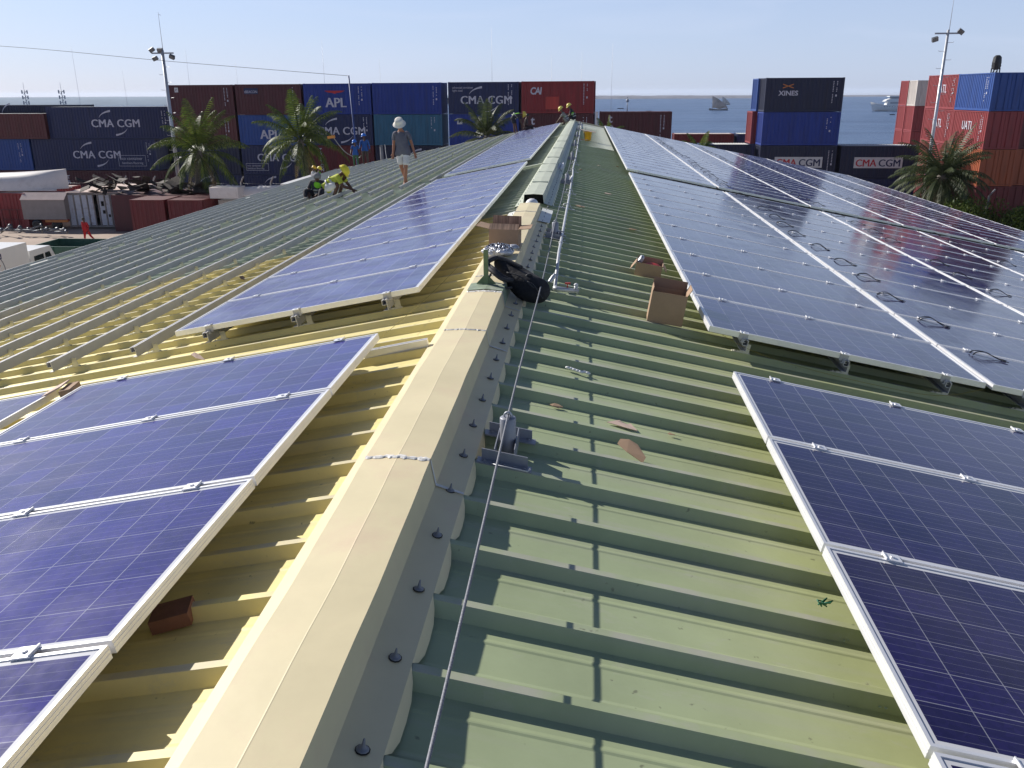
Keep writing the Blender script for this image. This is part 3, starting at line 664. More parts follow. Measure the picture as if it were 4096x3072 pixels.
# --- green post with gussets on the painted patch
t=thing('green_post','short green steel post with triangular gussets on the ridge cap','post',(-.042,5.93,.118))
g=MB(); g.box(-.016,.016,-.014,-.008,0,.245); g.box(-.016,-.010,-.008,.016,0,.245); g.box(.010,.016,-.008,.016,.0,.245); g.obj('channel_post',M['greenp'],t)
for s in(-1,1):
    g=MB(); g.prism([(s*.016,.0),(s*.068,.0),(s*.068,.006),(s*.016,.062)],-.004,.002); g.obj('gusset',M['greenp'],t)
g=MB(); g.prism([(-.012,0),(.10,0),(.10,.004),(-.012,.055)],-.003,.003,axis='x'); g.obj('gusset',M['greenp'],t)
# --- backpack slumped over the edge of the cap
t=thing('backpack','black backpack with padded straps slumped over the ridge cap','backpack',(.2,6.05,rp(.2,.05)))
A_=Vector((-.20,.18,.27)); B_=Vector((.17,-.02,.03))    # top end on the cap -> bottom end on the roof
def packshape(v):
    s_=v.x  # -1..1 along
    k=1+.10*math.sin(s_*7+v.y*5)+.06*math.sin(v.z*9+s_*13)
    return Vector((v.x,v.y*k,v.z*k))
g=MB(); d=(B_-A_); ln=d.length/2; dx=d.normalized(); sy=Vector((.25,1,.05)); sy=(sy-dx*sy.dot(dx)).normalized(); sz=dx.cross(sy)
rr=[(-1.0,.02),(-.92,.05),(-.7,.072),(-.4,.088),(0,.112),(.35,.125),(.7,.12),(.93,.085),(1.06,.03)]
rnd=random.Random(4); vs=[];fs=[];n=22
for i,(a,r) in enumerate(rr):
    c=(A_+B_)/2+dx*(a*ln)
    for k in range(n):
        th=2*PI*k/n; ww=math.copysign(abs(math.cos(th))**.75,math.cos(th)); hh=math.copysign(abs(math.sin(th))**.75,math.sin(th))
        q=1+.07*math.sin(3*th+a*6)+.05*math.sin(7*th-a*9)
        vs.append(c+sy*(ww*r*1.05*q)+sz*(hh*r*.78*q)+Vector((0,0,-.02*(1-abs(a)))))
for i in range(len(rr)-1):
    for k in range(n): fs.append((i*n+k,i*n+(k+1)%n,(i+1)*n+(k+1)%n,(i+1)*n+k))
fs.append(tuple(range(n-1,-1,-1))); fs.append(tuple((len(rr)-1)*n+k for k in range(n)))
g.add(vs,fs,0,True); bo=g.obj('pack_body',M['bag'],t); bo.modifiers.new('s','SUBSURF').render_levels=2
def ribbon(g,pts,wd,th,up):
    for a,b_ in zip(pts,pts[1:]): g.bar(a,b_,wd,th,up)
def curve(pts,n=14):
    pts=[Vector(p) for p in pts]; out=[]
    for i in range(len(pts)-1):
        p0=pts[max(i-1,0)];p1=pts[i];p2=pts[i+1];p3=pts[min(i+2,len(pts)-1)]
        for k in range(n//2):
            u=k/(n//2); out.append(.5*((2*p1)+(p2-p0)*u+(2*p0-5*p1+4*p2-p3)*u*u+(3*p1-p0-3*p2+p3)*u**3))
    out.append(pts[-1]); return out
for k,off in enumerate((-.035,.04)):
    g=MB(); pts=curve([(-.06+off*.2,-.06,.16),(-.13,-.10+off,.19),(-.20,-.06+off,.235),(-.25,.03+off,.25),(-.245,.10+off,.275),(-.18,.13,.29),(-.10,.10,.27),(0,.05,.235)]); g.tube(pts,[.013+.006*math.sin(PI*i/(len(pts)-1)) for i in range(len(pts))],8); g.obj('shoulder_strap',M['strap'],t)
g=MB(); g.tube(curve([(-.22,-.02,.20),(-.235,-.07,.155),(-.20,-.12,.125),(-.13,-.13,.12),(-.06,-.10,.12)]),.009,8); g.obj('shoulder_strap',M['strap'],t)
g=MB(); g.tube(curve([(.03,-.02,.17),(.045,-.01,.195),(.075,0,.19),(.08,0,.165)],8),.007,6); g.obj('haul_loop',M['strap'],t)
for (a,b_) in (((-.10,-.06,.22),(.10,-.12,.12)),((.05,-.10,.165),(.16,-.12,.045))):
    g=MB(); g.tube(curve([a,((a[0]+b_[0])/2,(a[1]+b_[1])/2-.012,(a[2]+b_[2])/2+.03),b_],8),.005,5); g.obj('seam_piping',M['strap'],t)
g=MB(); g.lathe([(.016,0),(.017,.05),(.012,.06),(.012,.075),(0,.075)],12,(.20,.12,.115),rot=Euler((R(-20),R(35),0)).to_matrix()); tag(g.obj('bottle_top',M['galv'],t),'silver bottle top sticking out')
# --- yellow bucket with a board on top
t=thing('bucket','yellow plastic bucket with printed stripe standing on the roof','bucket',(.70,29.75,rp(.7,.05)),(0,0,0))
g=MB(); g.lathe([(0,.0),(.105,0),(.135,.27),(.145,.27),(.145,.29),(.132,.29),(.102,.01),(0,.01)],24); g.obj('pail',M['yellow'],t)
g=MB()
for i in range(7): g.obox((-.098-.004*i,-.07,.05+.03*i),(.012,-.012,0),(.004,.004,0),(0,0,.007))
g.obj('printed_marks',M['blackc'],t)
g=MB(); g.obox((.72,29.72,rp(.7,.355)),(.24,0,-.045),(0,.15,0),(0,0,.007)); tag(g.obj('board',M['paper']),'thin pale board laid over the top of the bucket','board')
g=MB(); rnd=random.Random(8)
for i in range(9): a=rnd.uniform(0,6.3); g.obox((.50+rnd.uniform(-.12,.2),29.3+rnd.uniform(-.2,.1),rp(.5,.065)),(.03*math.cos(a),.03*math.sin(a),0),(-.012*math.sin(a),.012*math.cos(a),0),(0,0,.012))
tag(g.obj('fittings_pile',M['card']),'small heap of fittings at the foot of the yellow bucket','fittings')
# --- scraps of cardboard and litter
def scrap(name,label,poly,x,y,h,rot,mt,fold=None,bend=.0):
    g=MB(); n=len(poly); pts=[(p[0],p[1],bend*(p[0]*p[0])*20+(.004 if i%2 else 0)) for i,p in enumerate(poly)]
    vs=pts+[(a,b_,c+.003) for a,b_,c in pts]
    g.add(vs,[tuple(range(n-1,-1,-1)),tuple(range(n,2*n))]+[(i,(i+1)%n,(i+1)%n+n,i+n) for i in range(n)])
    s=1 if x>0 else -1
    return tag(g.obj(name,mt,None,(x,y,rp(x,h)),(rot[0],TH*s+rot[1],rot[2])),label,'scrap')
scrap('cardboard_scrap','largest torn cardboard piece lying over a rib on the right slope',[(-.065,.05),(-.025,.06),(.02,.045),(.075,-.035),(.07,-.075),(-.015,-.035),(-.07,.01)],.885,3.69,.045,(R(14),0,R(-12)),M['card'])
scrap('cardboard_scrap','pinkish torn paper piece in a roof pan near the cardboard scrap',[(-.075,-.02),(-.03,.015),(-.015,.035),(0,.015),(.03,.01),(.045,.02),(.085,-.035),(.03,-.04)],.855,4.08,.010,(R(5),0,R(-5)),M['paper'])
scrap('cardboard_scrap','small brown leaf shaped cardboard bit close to the nearest lifeline post',[(-.035,.0),(-.01,.014),(.01,.018),(.035,-.006),(.012,-.02),(-.02,-.015)],.52,4.14,.012,(R(10),0,0),M['card'])
scrap('cardboard_scrap','tiny brown chip right of the pinkish paper piece',[(-.02,0),(-.012,.009),(.02,.002),(.018,-.008),(-.01,-.008)],1.11,4.08,.01,(0,0,0),M['card'])
for i,(x,y,l) in enumerate([(.58,12.1,'pale chip beside the pipe near the open cap end'),(1.02,14.5,'pale paper chip on the green roof near the right panels'),(1.25,10.9,'brown chip on the ribs before the right panels'),(.95,20.0,'pinkish chip far along the right slope'),(1.4,20.9,'pale strip next to the far right panels'),(.55,18.0,'brown strip beside the pipe beyond the lamp fitting'),(-3.35,9.6,'brown paper bit among the bare rails'),(-2.15,5.75,'brown rag under the corner of the middle left block'),(-3.7,12.4,'small brown wad between the rails farther up'),(-2.9,18.4,'pale cardboard offcut near the walking man')]):
    scrap('litter',l,[(-.07,-.02),(-.03,.03),(.05,.03),(.075,-.01),(.02,-.03)],x,y,.05,(R(8),0,R(20*i)),M['paper'] if i%2 else M['card'])
g=MB(); rnd=random.Random(6)
for i in range(7): g.ell((-.06+.02*i,rnd.uniform(-.01,.01),.008),.014,.008,.006,6,4,f=lambda v:lump(v,.5))
tag(g.obj('plastic_wrap',M['foam'],None,(.62,4.78,rp(.62,.012)),(0,TH,R(-8))),'crumpled clear plastic strip in a pan left of the right panels','plastic wrap')
g=MB(); rnd=random.Random(11)
for i in range(5): g.tube([(rnd.uniform(-.02,.02),rnd.uniform(-.02,.02),0),(rnd.uniform(-.03,.03),rnd.uniform(-.02,.02),.02),(rnd.uniform(-.03,.03),rnd.uniform(-.02,.02),.005)],.003,5)
M['gtape']=mat('dark_green_tape',(.02,.16,.09),.5)
tag(g.obj('green_tape',M['gtape'],None,(1.5,2.62,rp(1.5,.06))),'knot of dark green tape on a screw beside the nearest right block','tape')
g=MB(); g.box(-.06,.06,-.05,.05,0,.045); tag(g.obj('brick',mat('reddish_brown_block',(.20,.09,.06),.85,var=.2,scale=12),None,(-.60,2.18,rp(.6,.01)),(0,-TH,R(15))),'reddish brown block half under the nearest left panels','block')
t=thing('cardboard_corner','folded brown corner protector at the slot between lower left panels','corner protector',(-2.56,4.80,DP-T*2.56),(0,-TH,R(10)))
g=MB(); g.obox((-.07,0,.02),(.07,0,.02),(0,.07,0),(0,0,.004)); g.obj('top_leaf',M['paper'],t); g=MB(); g.obox((.02,-.02,-.01),(.035,0,0),(0,.08,0),(0,0,.03)); g.obj('side_leaf',M['card'],t)
# offcut rail near the ridge on the left, and the two cross rails farther along
g=MB(); g.prism([(-.02,0),(.02,0),(.02,.045),(-.02,.045)],0,.40,axis='x'); g.box(0,.40,-.004,.004,.045,.049)
tag(g.obj('rail_offcut',M['alu'],None,(-.675,4.90,rp(.675,.045)),(0,-TH,R(4))),'short bright rail offcut lying between the nearest left panels and the cap','rail')
for i,(x,y,ln) in enumerate([(-.72,18.5,.5),(-.66,30.6,.45)]):
    g=MB(); g.box(0,ln,-.05,.05,0,.03); tag(g.obj('cross_member',M['capgreen'],None,(x,y,rp(x,.05)),(0,-TH,R(6))),['pale cross strip between the second left block and the cap','pale cross strip between the far left block and the cap'][i],'strip')
# yellow string
def string(pts,label,mt):
    g=MB(); g.tube(curve(pts,20),.0016,5); return tag(g.obj('string',mt),label,'string')
M['ystring']=mat('yellow_string',(.30,.24,.05),.7)
string([(1.62,5.83,DP-T*1.62-.045),(1.80,5.82,rp(1.8,.10)),(2.1,5.8,rp(2.1,.06)),(2.6,5.75,rp(2.6,.05)),(3.1,5.8,rp(3.1,.05)),(3.42,5.83,DP-T*3.42-.05)],'thin yellow string hanging under the near edge of the right block',M['ystring'])
string([(-.62,4.9,rp(.6,.12)),(-.5,6.5,rp(.5,.09)),(-.42,8.8,rp(.42,.06))],'thin pale string running beside the left panels',M['ystring'])
# --- pv leads with connectors lying on the panels of the right slope
def lead_mesh(seed):
    rnd=random.Random(seed); g=MB()
    for k in range(2):
        dy=.05*k+rnd.uniform(-.02,.02); a=rnd.uniform(.05,.09)
        pts=[(0,dy,.004),(.05,dy+.02,.04+a*.3),(.14,dy+rnd.uniform(-.02,.05),.06+a*.5),(.24,dy-.01,.045),(.32+rnd.uniform(-.03,.03),dy-.04,.008)]
        g.tube(curve(pts,10),.0085,5); e=Vector(pts[-1]); g.tube([e,e+Vector((.035,-.012,.0)),e+Vector((.07,-.02,.0))],[.009,.011,.007],6)
    g.tube(curve([(0.02,.02,.004),(.1,-.05,.02),(.22,-.06,.01)],8),.0035,4)
    return g.mesh('lead',M['blackc'])
LEADS=[lead_mesh(i) for i in range(5)]
rnd=random.Random(21); nl=0
bl=[(5.835,12,'right block behind the first gap'),(18.867,12,'right block behind the dark gap'),(31.10,9,'far right block near the shore end')]
for y0,n,nm in bl:
    for k in range(1,6):
        for j in range(n):
            if rnd.random()<.12: continue
            s_=.18+rnd.uniform(-.06,.10); xd=AR+k*PX+s_*CO; y=y0+(j+1)*S-.16+rnd.uniform(-.05,.05)
            if not visible((xd,y,DP-T*xd),.08,.05): continue
            o=link('connector_lead',LEADS[rnd.randrange(5)],None,(xd,y,DP-T*xd+.002),(0,TH,rnd.uniform(-.35,.15))); o.scale=(.68,.8,.40)
            tag(o,'leads on %s, %s, %s row back'%(nm.replace(' near the shore end',' block') if False else nm.replace(' block near the shore end',' block'),COLN[k],ORD[j]),'cable','black connector leads left on the right panels'); nl+=1
# ================================================================== shipping containers
CM={}
def cmat(name,col,dirt=None):
    if name not in CM: CM[name]=mat(name,col,.55,var=.16,scale=1.0,stretch=(3,3,.35),dirt=dirt or (col[0]*.45+.02,col[1]*.45+.015,col[2]*.45+.01),dirt_amt=.6,bump=.12,bscale=4)
    return CM[name]
COLS=dict(navy=(.013,.022,.085),blue=(.012,.038,.24),blue2=(.018,.065,.26),teal=(.03,.13,.22),maroon=(.075,.014,.020),red=(.22,.018,.022),redl=(.23,.032,.036),
          brown=(.10,.022,.024),orange=(.30,.075,.028),darkred=(.13,.016,.02),grey=(.10,.10,.11),white=(.52,.48,.45),dnavy=(.010,.015,.048),black=(.03,.035,.035))
M['mark']=mat('white_lettering',(.50,.50,.58),.6,var=.10,scale=6)
M['markd']=mat('navy_lettering',(.02,.03,.09),.6)
M['markr']=mat('red_lettering',(.45,.03,.04),.6,var=.1)
M['marko']=mat('orange_lettering',(.50,.18,.05),.6)
M['plaque']=mat('white_plaque',(.55,.55,.56),.6,var=.1,scale=4)
M['rust']=mat('sun_bleached_roof',(.50,.42,.40),.7,var=.2,scale=1.5)
M['roofw']=mat('pale_container_roof',(.55,.55,.52),.6,var=.15,scale=1.5)
CMESH={}
def corr(g,L_,z0,z1,y,dirv,off=0,ax='x',mi=0,p=.278,d=.036):
    """corrugated wall along x (or y) facing dirv"""
    n=int(L_/p); p=L_/n; pts=[]
    for i in range(n): 
        a=i*p; pts+=[(a,0),(a+p*.25,0),(a+p*.36,d),(a+p*.89,d)]
    pts.append((L_,0))
    vs=[]
    for a,b_ in pts:
        q=b_*dirv*-1
        if ax=='x': vs+=[(off+a,y+q,z0),(off+a,y+q,z1)]
        else: vs+=[(y+q,off+a,z0),(y+q,off+a,z1)]
    fs=[]
    for i in range(len(pts)-1):
        a=i*2; f=(a,a+2,a+3,a+1)
        flip=(dirv>0) if ax=='x' else (dirv<0)
        fs.append(f[::-1] if flip else f)
    g.add(vs,fs,mi)
def container_meshes(L_,W_,H_):
    key=(L_,W_,H_)
    if key in CMESH: return CMESH[key]
    t=.1
    f=MB()
    for x in(0,L_-.15):
        for y in(0,W_-.15): f.box(x,x+.15,y,y+.15,0,H_)
    for y in(0,W_-.06):
        f.box(.15,L_-.15,y,y+.06,0.02,.17); f.box(.15,L_-.15,y,y+.06,H_-.08,H_-.01)
    for x in(0,L_-.06):
        f.box(x,x+.06,.15,W_-.15,0.02,.15); f.box(x,x+.06,.15,W_-.15,H_-.1,H_-.01)
    for x in(1.9,L_-2.2): f.box(x,x+.35,-.003,.0,.03,.14) if L_<7 else None
    s=MB()
    corr(s,L_-.3,.17,H_-.08,.02,-1,.15,'x'); corr(s,L_-.3,.17,H_-.08,W_-.02,1,.15,'x')
    corr(s,W_-.3,.15,H_-.1,.02,-1,.15,'y')   # closed end at x=0
    dd=MB() # doors at x=L
    x=L_-.03
    dd.box(x-.03,x,.15,W_/2-.01,.16,H_-.11); dd.box(x-.03,x,W_/2+.01,W_-.15,.16,H_-.11)
    hw=MB()
    for y in(.45,.95,W_-.95,W_-.45): hw.tube([(x+.03,y,.1),(x+.03,y,H_-.08)],.018,6)
    for y in(.45,W_-.95): hw.box(x+.02,x+.05,y,y+.5,1.1,1.14)
    rf=MB()
    n=int((L_-.3)/.21); p=(L_-.3)/n; vs=[]
    for i in range(n):
        a=.15+i*p
        for q,h in((0,0),(.3,0),(.45,.02),(.85,.02)): vs+=[(a+q*p,.06,H_-.035+h),(a+q*p,W_-.06,H_-.035+h)]
    rf.add(vs,[(i*2,i*2+2,i*2+3,i*2+1) for i in range(len(vs)//2-1)])
    CMESH[key]=(f,s,dd,hw,rf); return CMESH[key]
MCACHE={}
def container(label,col,loc,rot=0,L_=6.06,W_=2.44,H_=2.59,roof=None,grp=None,flip=False):
    """origin: front-left-bottom corner; front long side faces -y; flip puts the doors on the left"""
    f,s,dd,hw,rf=container_meshes(L_,W_,H_)
    m=cmat('paint_'+col,COLS[col]); t=thing('shipping_container',label,'shipping container',loc,(0,0,rot),grp or 'shipping containers stacked in the port')
    def ob(nm,g,mt):
        k=(nm,L_,W_,H_,mt.name)
        if k not in MCACHE: MCACHE[k]=g.mesh(nm,mt)
        return link(nm,MCACHE[k],t)
    ob('frame',f,m); ob('side_panel',s,m); ob('door',dd,m); ob('door_bars',hw,m); ob('roof_panel',rf,roof or m)
    return t
def lettering(par,body,size,x,z,mt=None,y=-.004,bold=.0,sx=1.0,name='lettering',rot=None,space=1.0,shear=0,align='LEFT',heavy=0):
    cu=bpy.data.curves.new('t','FONT'); cu.body=body; cu.size=size; cu.extrude=.002; cu.offset=bold; cu.space_character=space; cu.shear=shear; cu.align_x=align; cu.resolution_u=3
    cu.space_line=1.0
    o=bpy.data.objects.new('t',cu); C.objects.link(o); bpy.context.view_layer.update()
    me=bpy.data.meshes.new_from_object(o); bpy.data.objects.remove(o)
    if heavy:   # thicken the strokes sideways, each layer a hair behind the last
        g=MB(); vs=[v.co.copy() for v in me.vertices]; fs=[tuple(p.vertices) for p in me.polygons]
        for i,dx in enumerate((0,-heavy,heavy,-heavy*.5,heavy*.5)): g.add([(v.x+dx,v.y,v.z-.0012*i) for v in vs],fs)
        me=g.mesh(name,mt or M['mark'])
    me.materials.clear(); me.materials.append(mt or M['mark'])
    for v in me.vertices: v.co.x*=sx
    q=link(name,me,par,(x,y,z),rot or (PI/2,0,0)); return q
def arc(par,cx,cz,r,a0,a1,wd,mt=None,y=-.004,sz=1,name='swoosh'):
    g=MB(); n=14; vs=[]
    for i in range(n+1):
        a=R(a0+(a1-a0)*i/n); w_=wd*(.15+.85*(i/n)); 
        vs+=[(cx+(r-w_/2)*math.cos(a),y,cz+(r-w_/2)*math.sin(a)*sz),(cx+(r+w_/2)*math.cos(a),y,cz+(r+w_/2)*math.sin(a)*sz)]
    g.add(vs,[(i*2,i*2+1,i*2+3,i*2+2) for i in range(n)]); return g.obj(name,mt or M['mark'],par)
def ticks(par,x,z0,z1,seed=0,side='front',W_=0,y=-.005,n=9):
    rnd=random.Random(seed); g=MB()
    for k,xx in enumerate((x,x+.28)):
        z=z1
        zz=z0 if k==0 else z0+(z1-z0)*.5
        while z>zz:
            if rnd.random()<.85: g.box(xx,xx+.055+rnd.uniform(0,.02),y-.001,y,z-.07,z)
            z-=.12
    g.box(x+.24,x+.36,y-.001,y,z1-1.15,z1-1.0); return g.obj('code_marks',M['mark'],par)
def cma(par,L_,H_,cx=None,cz=None,w_=3.9,mt=None):
    """wide name with two swooshes"""
    cx=cx or L_/2+.2; cz=cz or H_*.50; sz=w_*.235
    sz=w_*.232; lettering(par,'CMA CGM',sz,cx-w_/2,cz-sz*.36,mt,y=-.007,bold=0,sx=.99,space=1.06,heavy=sz*.028)
    for sg in(-1,1):
        g=MB(); vs=[]; n=12; p=[(-.305,.115),(-.235,.225),(-.03,.25)]
        for i in range(n+1):
            u=i/n; x=(1-u)**2*p[0][0]+2*u*(1-u)*p[1][0]+u*u*p[2][0]; z=(1-u)**2*p[0][1]+2*u*(1-u)*p[1][1]+u*u*p[2][1]; h=.004+.017*u
            vs+=[(cx-sg*(-x)*w_,-.004,cz+sg*(z-h)*w_),(cx-sg*(-x)*w_,-.004,cz+sg*(z+h)*w_)]
        f=[(i*2,i*2+1,i*2+3,i*2+2) for i in range(n)]
        g.add(vs,f if sg<0 else [q[::-1] for q in f]); g.obj('swoosh',mt or M['mark'],par)
# ---- the long wall of stacked twenty-foot boxes behind the roof end
ang=R(4); P0=Vector((1.2,75.0)); DR=Vector((-math.cos(ang),math.sin(ang)))
TOP=2.30
RE=[0,6.3,12.98,19.2,25.5,31.8]     # distance of right edges from the right end
def wallbox(col,row,paint,label,**k):
    s=RE[5-col]+6.06; p=P0+DR*s; z=TOP-2.59*(row+1)-(.02 if 0 else 0)-.02*(5-col)*1
    t=container(label,paint,(p.x,p.y,z),-ang,H_=2.575,**k); return t
t=wallbox(0,0,'maroon','maroon container at the left end of the top row with a small square label'); 
g=MB(); g.box(.55,.9,-.006,-.003,1.95,2.35); g.obj('square_label',M['plaque'],t); lettering(t,'P',.3,.63,2.04,M['markd'],y=-.008); ticks(t,5.2,.8,2.3,1)
t=wallbox(1,0,'maroon','maroon top row container with a small pale tBEACON plate')
g=MB(); g.box(.8,2.1,-.006,-.003,1.75,2.25); g.obj('plate',cmat('paint_navy',COLS['navy']),t); lettering(t,'tBEACON',.30,.84,1.84,y=-.008,sx=.92); ticks(t,5.0,.8,2.3,2)
t=wallbox(2,0,'blue','blue top row container with APL letters under a red wing emblem')
lettering(t,'APL',1.12,1.95,.62,y=-.007,sx=1.0,heavy=.035)
g=MB(); g.prism([(1.9,1.98),(3.75,1.98),(3.45,1.84),(3.05,1.80),(2.83,1.72),(2.6,1.80),(2.2,1.84)],-.006,-.003); g.obj('wing_emblem',M['markr'],t); ticks(t,4.95,.8,2.3,3)
t=wallbox(3,0,'blue','plain blue top row container with no name between APL and CMA CGM boxes'); ticks(t,5.35,.8,2.3,4)
t=wallbox(4,0,'navy','navy top row container reading CMA CGM advanced container light steel')
cma(t,6.06,2.59,3.05,1.15,4.0); lettering(t,'advanced container\nlight steel',.24,.38,2.05,y=-.006,sx=.95); ticks(t,5.15,.7,2.35,5)
t=wallbox(5,0,'red','bright red top row container with slanted CAI letters at the right end')
lettering(t,'CAI',.78,.72,1.55,bold=.022,sx=.85,shear=.12,space=.85); ticks(t,5.2,.7,2.35,6)
g=MB(); g.box(2.05,3.15,-.003,.0,.35,1.35); g.obj('repair_patch',cmat('paint_brightred',(.42,.04,.03)),t)
t=wallbox(0,1,'brown','brown second row container behind the left palm'); ticks(t,5.0,.6,2.3,7)
t=wallbox(1,1,'blue2','blue second row container with APL letters behind the middle palm'); lettering(t,'APL',1.12,1.95,.55,y=-.007,sx=1.0,heavy=.035)
t=wallbox(2,1,'navy','navy second row CMA CGM container above the blue helmet workers'); cma(t,6.06,2.59,3.0,1.25,4.0); ticks(t,5.25,.7,2.35,9)
t=wallbox(3,1,'teal','teal blue container behind the walking man'); ticks(t,5.1,1.5,2.35,10)
t=wallbox(4,1,'blue','blue second row container with a small white sign behind the right palm')
g=MB(); g.box(.72,1.18,-.006,-.003,1.75,2.25); g.obj('white_sign',M['plaque'],t); lettering(t,'P',.32,.86,1.86,M['markd'],y=-.009,bold=.02)
t=wallbox(5,1,'maroon','dark maroon second row container with tex letters running down')
for i,ch in enumerate('tex'): lettering(t,ch,.95,.80,1.72-.68*i,bold=.02)
ticks(t,5.2,.9,2.3,11)
for c_,row,pt,lb in [(0,2,'dnavy','dark navy third row container below the left palm crown'),(1,2,'navy','navy third row CMA CGM eco container below the middle palm'),(2,2,'darkred','dark red third row container with TRITON letters running down'),
                (3,2,'dnavy','navy third row container behind the bare rails, left of centre'),(4,2,'blue','blue third row container hidden low behind the palm'),(5,2,'maroon','maroon third row container at the foot of the far gable'),
                (0,3,'navy','navy bottom row CMA CGM container behind the scrap heap'),(1,3,'navy','navy bottom row CMA CGM container behind the fence posts'),(2,3,'dnavy','dark bottom row container behind the kneeling workers'),(3,3,'brown','brown bottom row container low in the wall')]:
    t=wallbox(c_,row,pt,lb)
    if (c_,row)==(1,2):
        cma(t,6.06,2.59,3.45,1.55,4.0); g=MB(); 
        for a in((.3,2.45,.38,.41),(.3,2.45,.98,1.01),(.3,.33,.41,.98),(2.42,2.45,.41,.98)): g.box(a[0],a[1],-.006,-.003,a[2],a[3])
        g.obj('sign_border',M['mark'],t); lettering(t,'eco container\nbamboo flooring',.24,.42,.74,y=-.009)
    if (c_,row) in((0,3),(1,3)): cma(t,6.06,2.59,3.2,1.4,4.1)
    if (c_,row)==(2,2):
        for i,ch in enumerate('TRITON'): lettering(t,ch,.42,1.05,2.05-.34*i,bold=.01)
    if (c_,row)==(3,2): cma(t,6.06,2.59,4.3,1.3,3.9)
# low row to the right of the wall
t=container('maroon container with tex letters just right of the long wall','maroon',(1.75,76,-2.75),0,H_=2.575)
for i,ch in enumerate('tex'): lettering(t,ch,.95,.75,1.72-.68*i,bold=.02)
ticks(t,5.1,.6,2.3,13)
g=MB(); g.box(1.38,1.62,75.4,75.6,-8,-.15); tag(g.obj('white_pole',M['foam']),'white upright pole between the long wall and the maroon tex container','pole')
container('dark red container with pinkish roof in front of the water','darkred',(9.7,92.6,-5.3),0,H_=2.59,roof=M['rust'])
t=container('navy container with white roof and one swoosh by the water','navy',(16.1,92.6,-5.3),0,roof=M['roofw']); arc(t,4.2,.6,1.6,165,105,.16,sz=.8)
container('navy container with pale roof tucked behind the right palm tuft','dnavy',(8.2,74.4,-5.33),0,roof=M['roofw'])
# xines stack
XS=[(0,'dnavy','navy container reading XINES at the top of the tall stack by the sea'),(1,'blue','blue container in the middle of the tall stack by the sea'),(2,'dnavy','navy container with white CMA CGM board under the tall stack'),(3,'dnavy','navy container at the bottom of the tall stack by the sea')]
for r,pt,lb in XS:
    t=container(lb,pt,(14.75,73,2.42-2.59*(r+1)),0,H_=2.575)
    if r==0:
        lettering(t,'XINES',.50,1.05,1.25,bold=.012,sx=1.12)
        g=MB(); 
        for s in(-1,1): g.obox((1.75,-.005,1.95),(.42,0,.14*s),(0,.001,0),(0,0,.035))
        g.obj('cross_emblem',M['marko'],t); ticks(t,5.2,.7,2.3,14)
    if r==1:
        ticks(t,5.0,1.3,2.2,15)
    if r==2:
        g=MB(); g.box(1.2,5.0,-.005,-.003,.85,1.7); g.obj('name_board',M['plaque'],t); lettering(t,'CMA',.80,1.32,.98,M['markr'],y=-.012,sx=.95,heavy=.022); lettering(t,'CGM',.80,3.12,.98,M['markd'],y=-.012,sx=.98,heavy=.022); ticks(t,5.4,.3,2.2,16)
t=container('reddish container seen end on, tucked left of the tall stack','redl',(14.35,75.6,-2.76),0,H_=2.575)
container('pale blue grey container behind the top of the tall stack','blue2',(14.6,75.5,-.16),0,H_=2.56)
t=container('navy container with white CMA CGM board beside the right palm','dnavy',(21.15,73,-5.37),0,H_=2.59,roof=M['roofw'])
g=MB(); g.box(1.1,4.9,-.005,-.003,.85,1.7); g.obj('name_board',M['plaque'],t); lettering(t,'CMA',.80,1.22,.98,M['markr'],y=-.012,sx=.95,heavy=.022); lettering(t,'CGM',.80,3.02,.98,M['markd'],y=-.012,sx=.98,heavy=.022)
container('navy container low behind the right palm trunk','navy',(21.15,73,-7.97),0,H_=2.59)
# right stacks, long side along Y, sunlit side facing left
def side_text(t,body,size,x,z,**k):
    # on the long side that faces -y of the container's own frame
    return lettering(t,body,size,x,z,**k)
def rstack(x,y0,z,col,label,roof=None,H_=2.59):
    # rotated -90: own x axis runs towards -Y (towards the camera), own -y faces -X (left)
    return container(label,col,(x,y0+6.06,z),-PI/2,H_=H_,roof=roof)
z=-7.82
ZS=[z,z+2.6,z+5.2,z+7.8]
for i,(pt,lb) in enumerate([('darkred','dark red container at the foot of the right hand stack'),('orange','orange container second from the bottom of the right hand stack'),('redl','pinkish red container reading UATL in the right hand stack'),('blue2','sunlit blue container on top of the right hand stack')]):
    t=rstack(29,65.9,ZS[i],pt,lb)
    if i==2: lettering(t,'UATL',.88,1.9,1.25,sx=.80,space=1.12,heavy=.02,y=-.008); ticks(t,5.0,.6,2.3,17)
    if i==3: ticks(t,4.9,.7,2.3,18)
for i,(pt,lb) in enumerate([('darkred','red container at the foot of the second right stack'),('redl','red container second from the bottom of the second right stack'),('redl','red container with half hidden UATL letters behind the light mast'),('redl','top red UATL container behind the light mast')]):
    t=rstack(29,72.02,ZS[i],pt,lb)
    if i>=2: lettering(t,'UATL',.88,2.2,1.25,sx=.80,space=1.12,heavy=.02,y=-.008); ticks(t,5.1,.6,2.3,19+i)
for i,(pt,lb) in enumerate([('darkred','dark red container behind the foot of the right hand stack'),('orange','brownish orange container at the right edge of the picture'),('brown','brown container at the right edge below the blue one'),('blue','dark blue container at the top right edge')]):
    rstack(31.7,66.6,ZS[i],pt,lb)
for r,yy in((0,98.9),(1,101.6)):
    for i,pt in enumerate(('darkred','redl','redl','white' if r==0 else 'redl')):
        lv=('bottom','lower','middle','top')[i]
        lb='weathered white container on top of the distant stack beside the ship' if (pt=='white') else ('red %s container at the front of the distant stack beside the ship'%lv if r==0 else 'red %s container at the back of the distant stack beside the ship'%lv)
        container(lb,pt,(35.5,yy,-7.97+2.6*i),0)
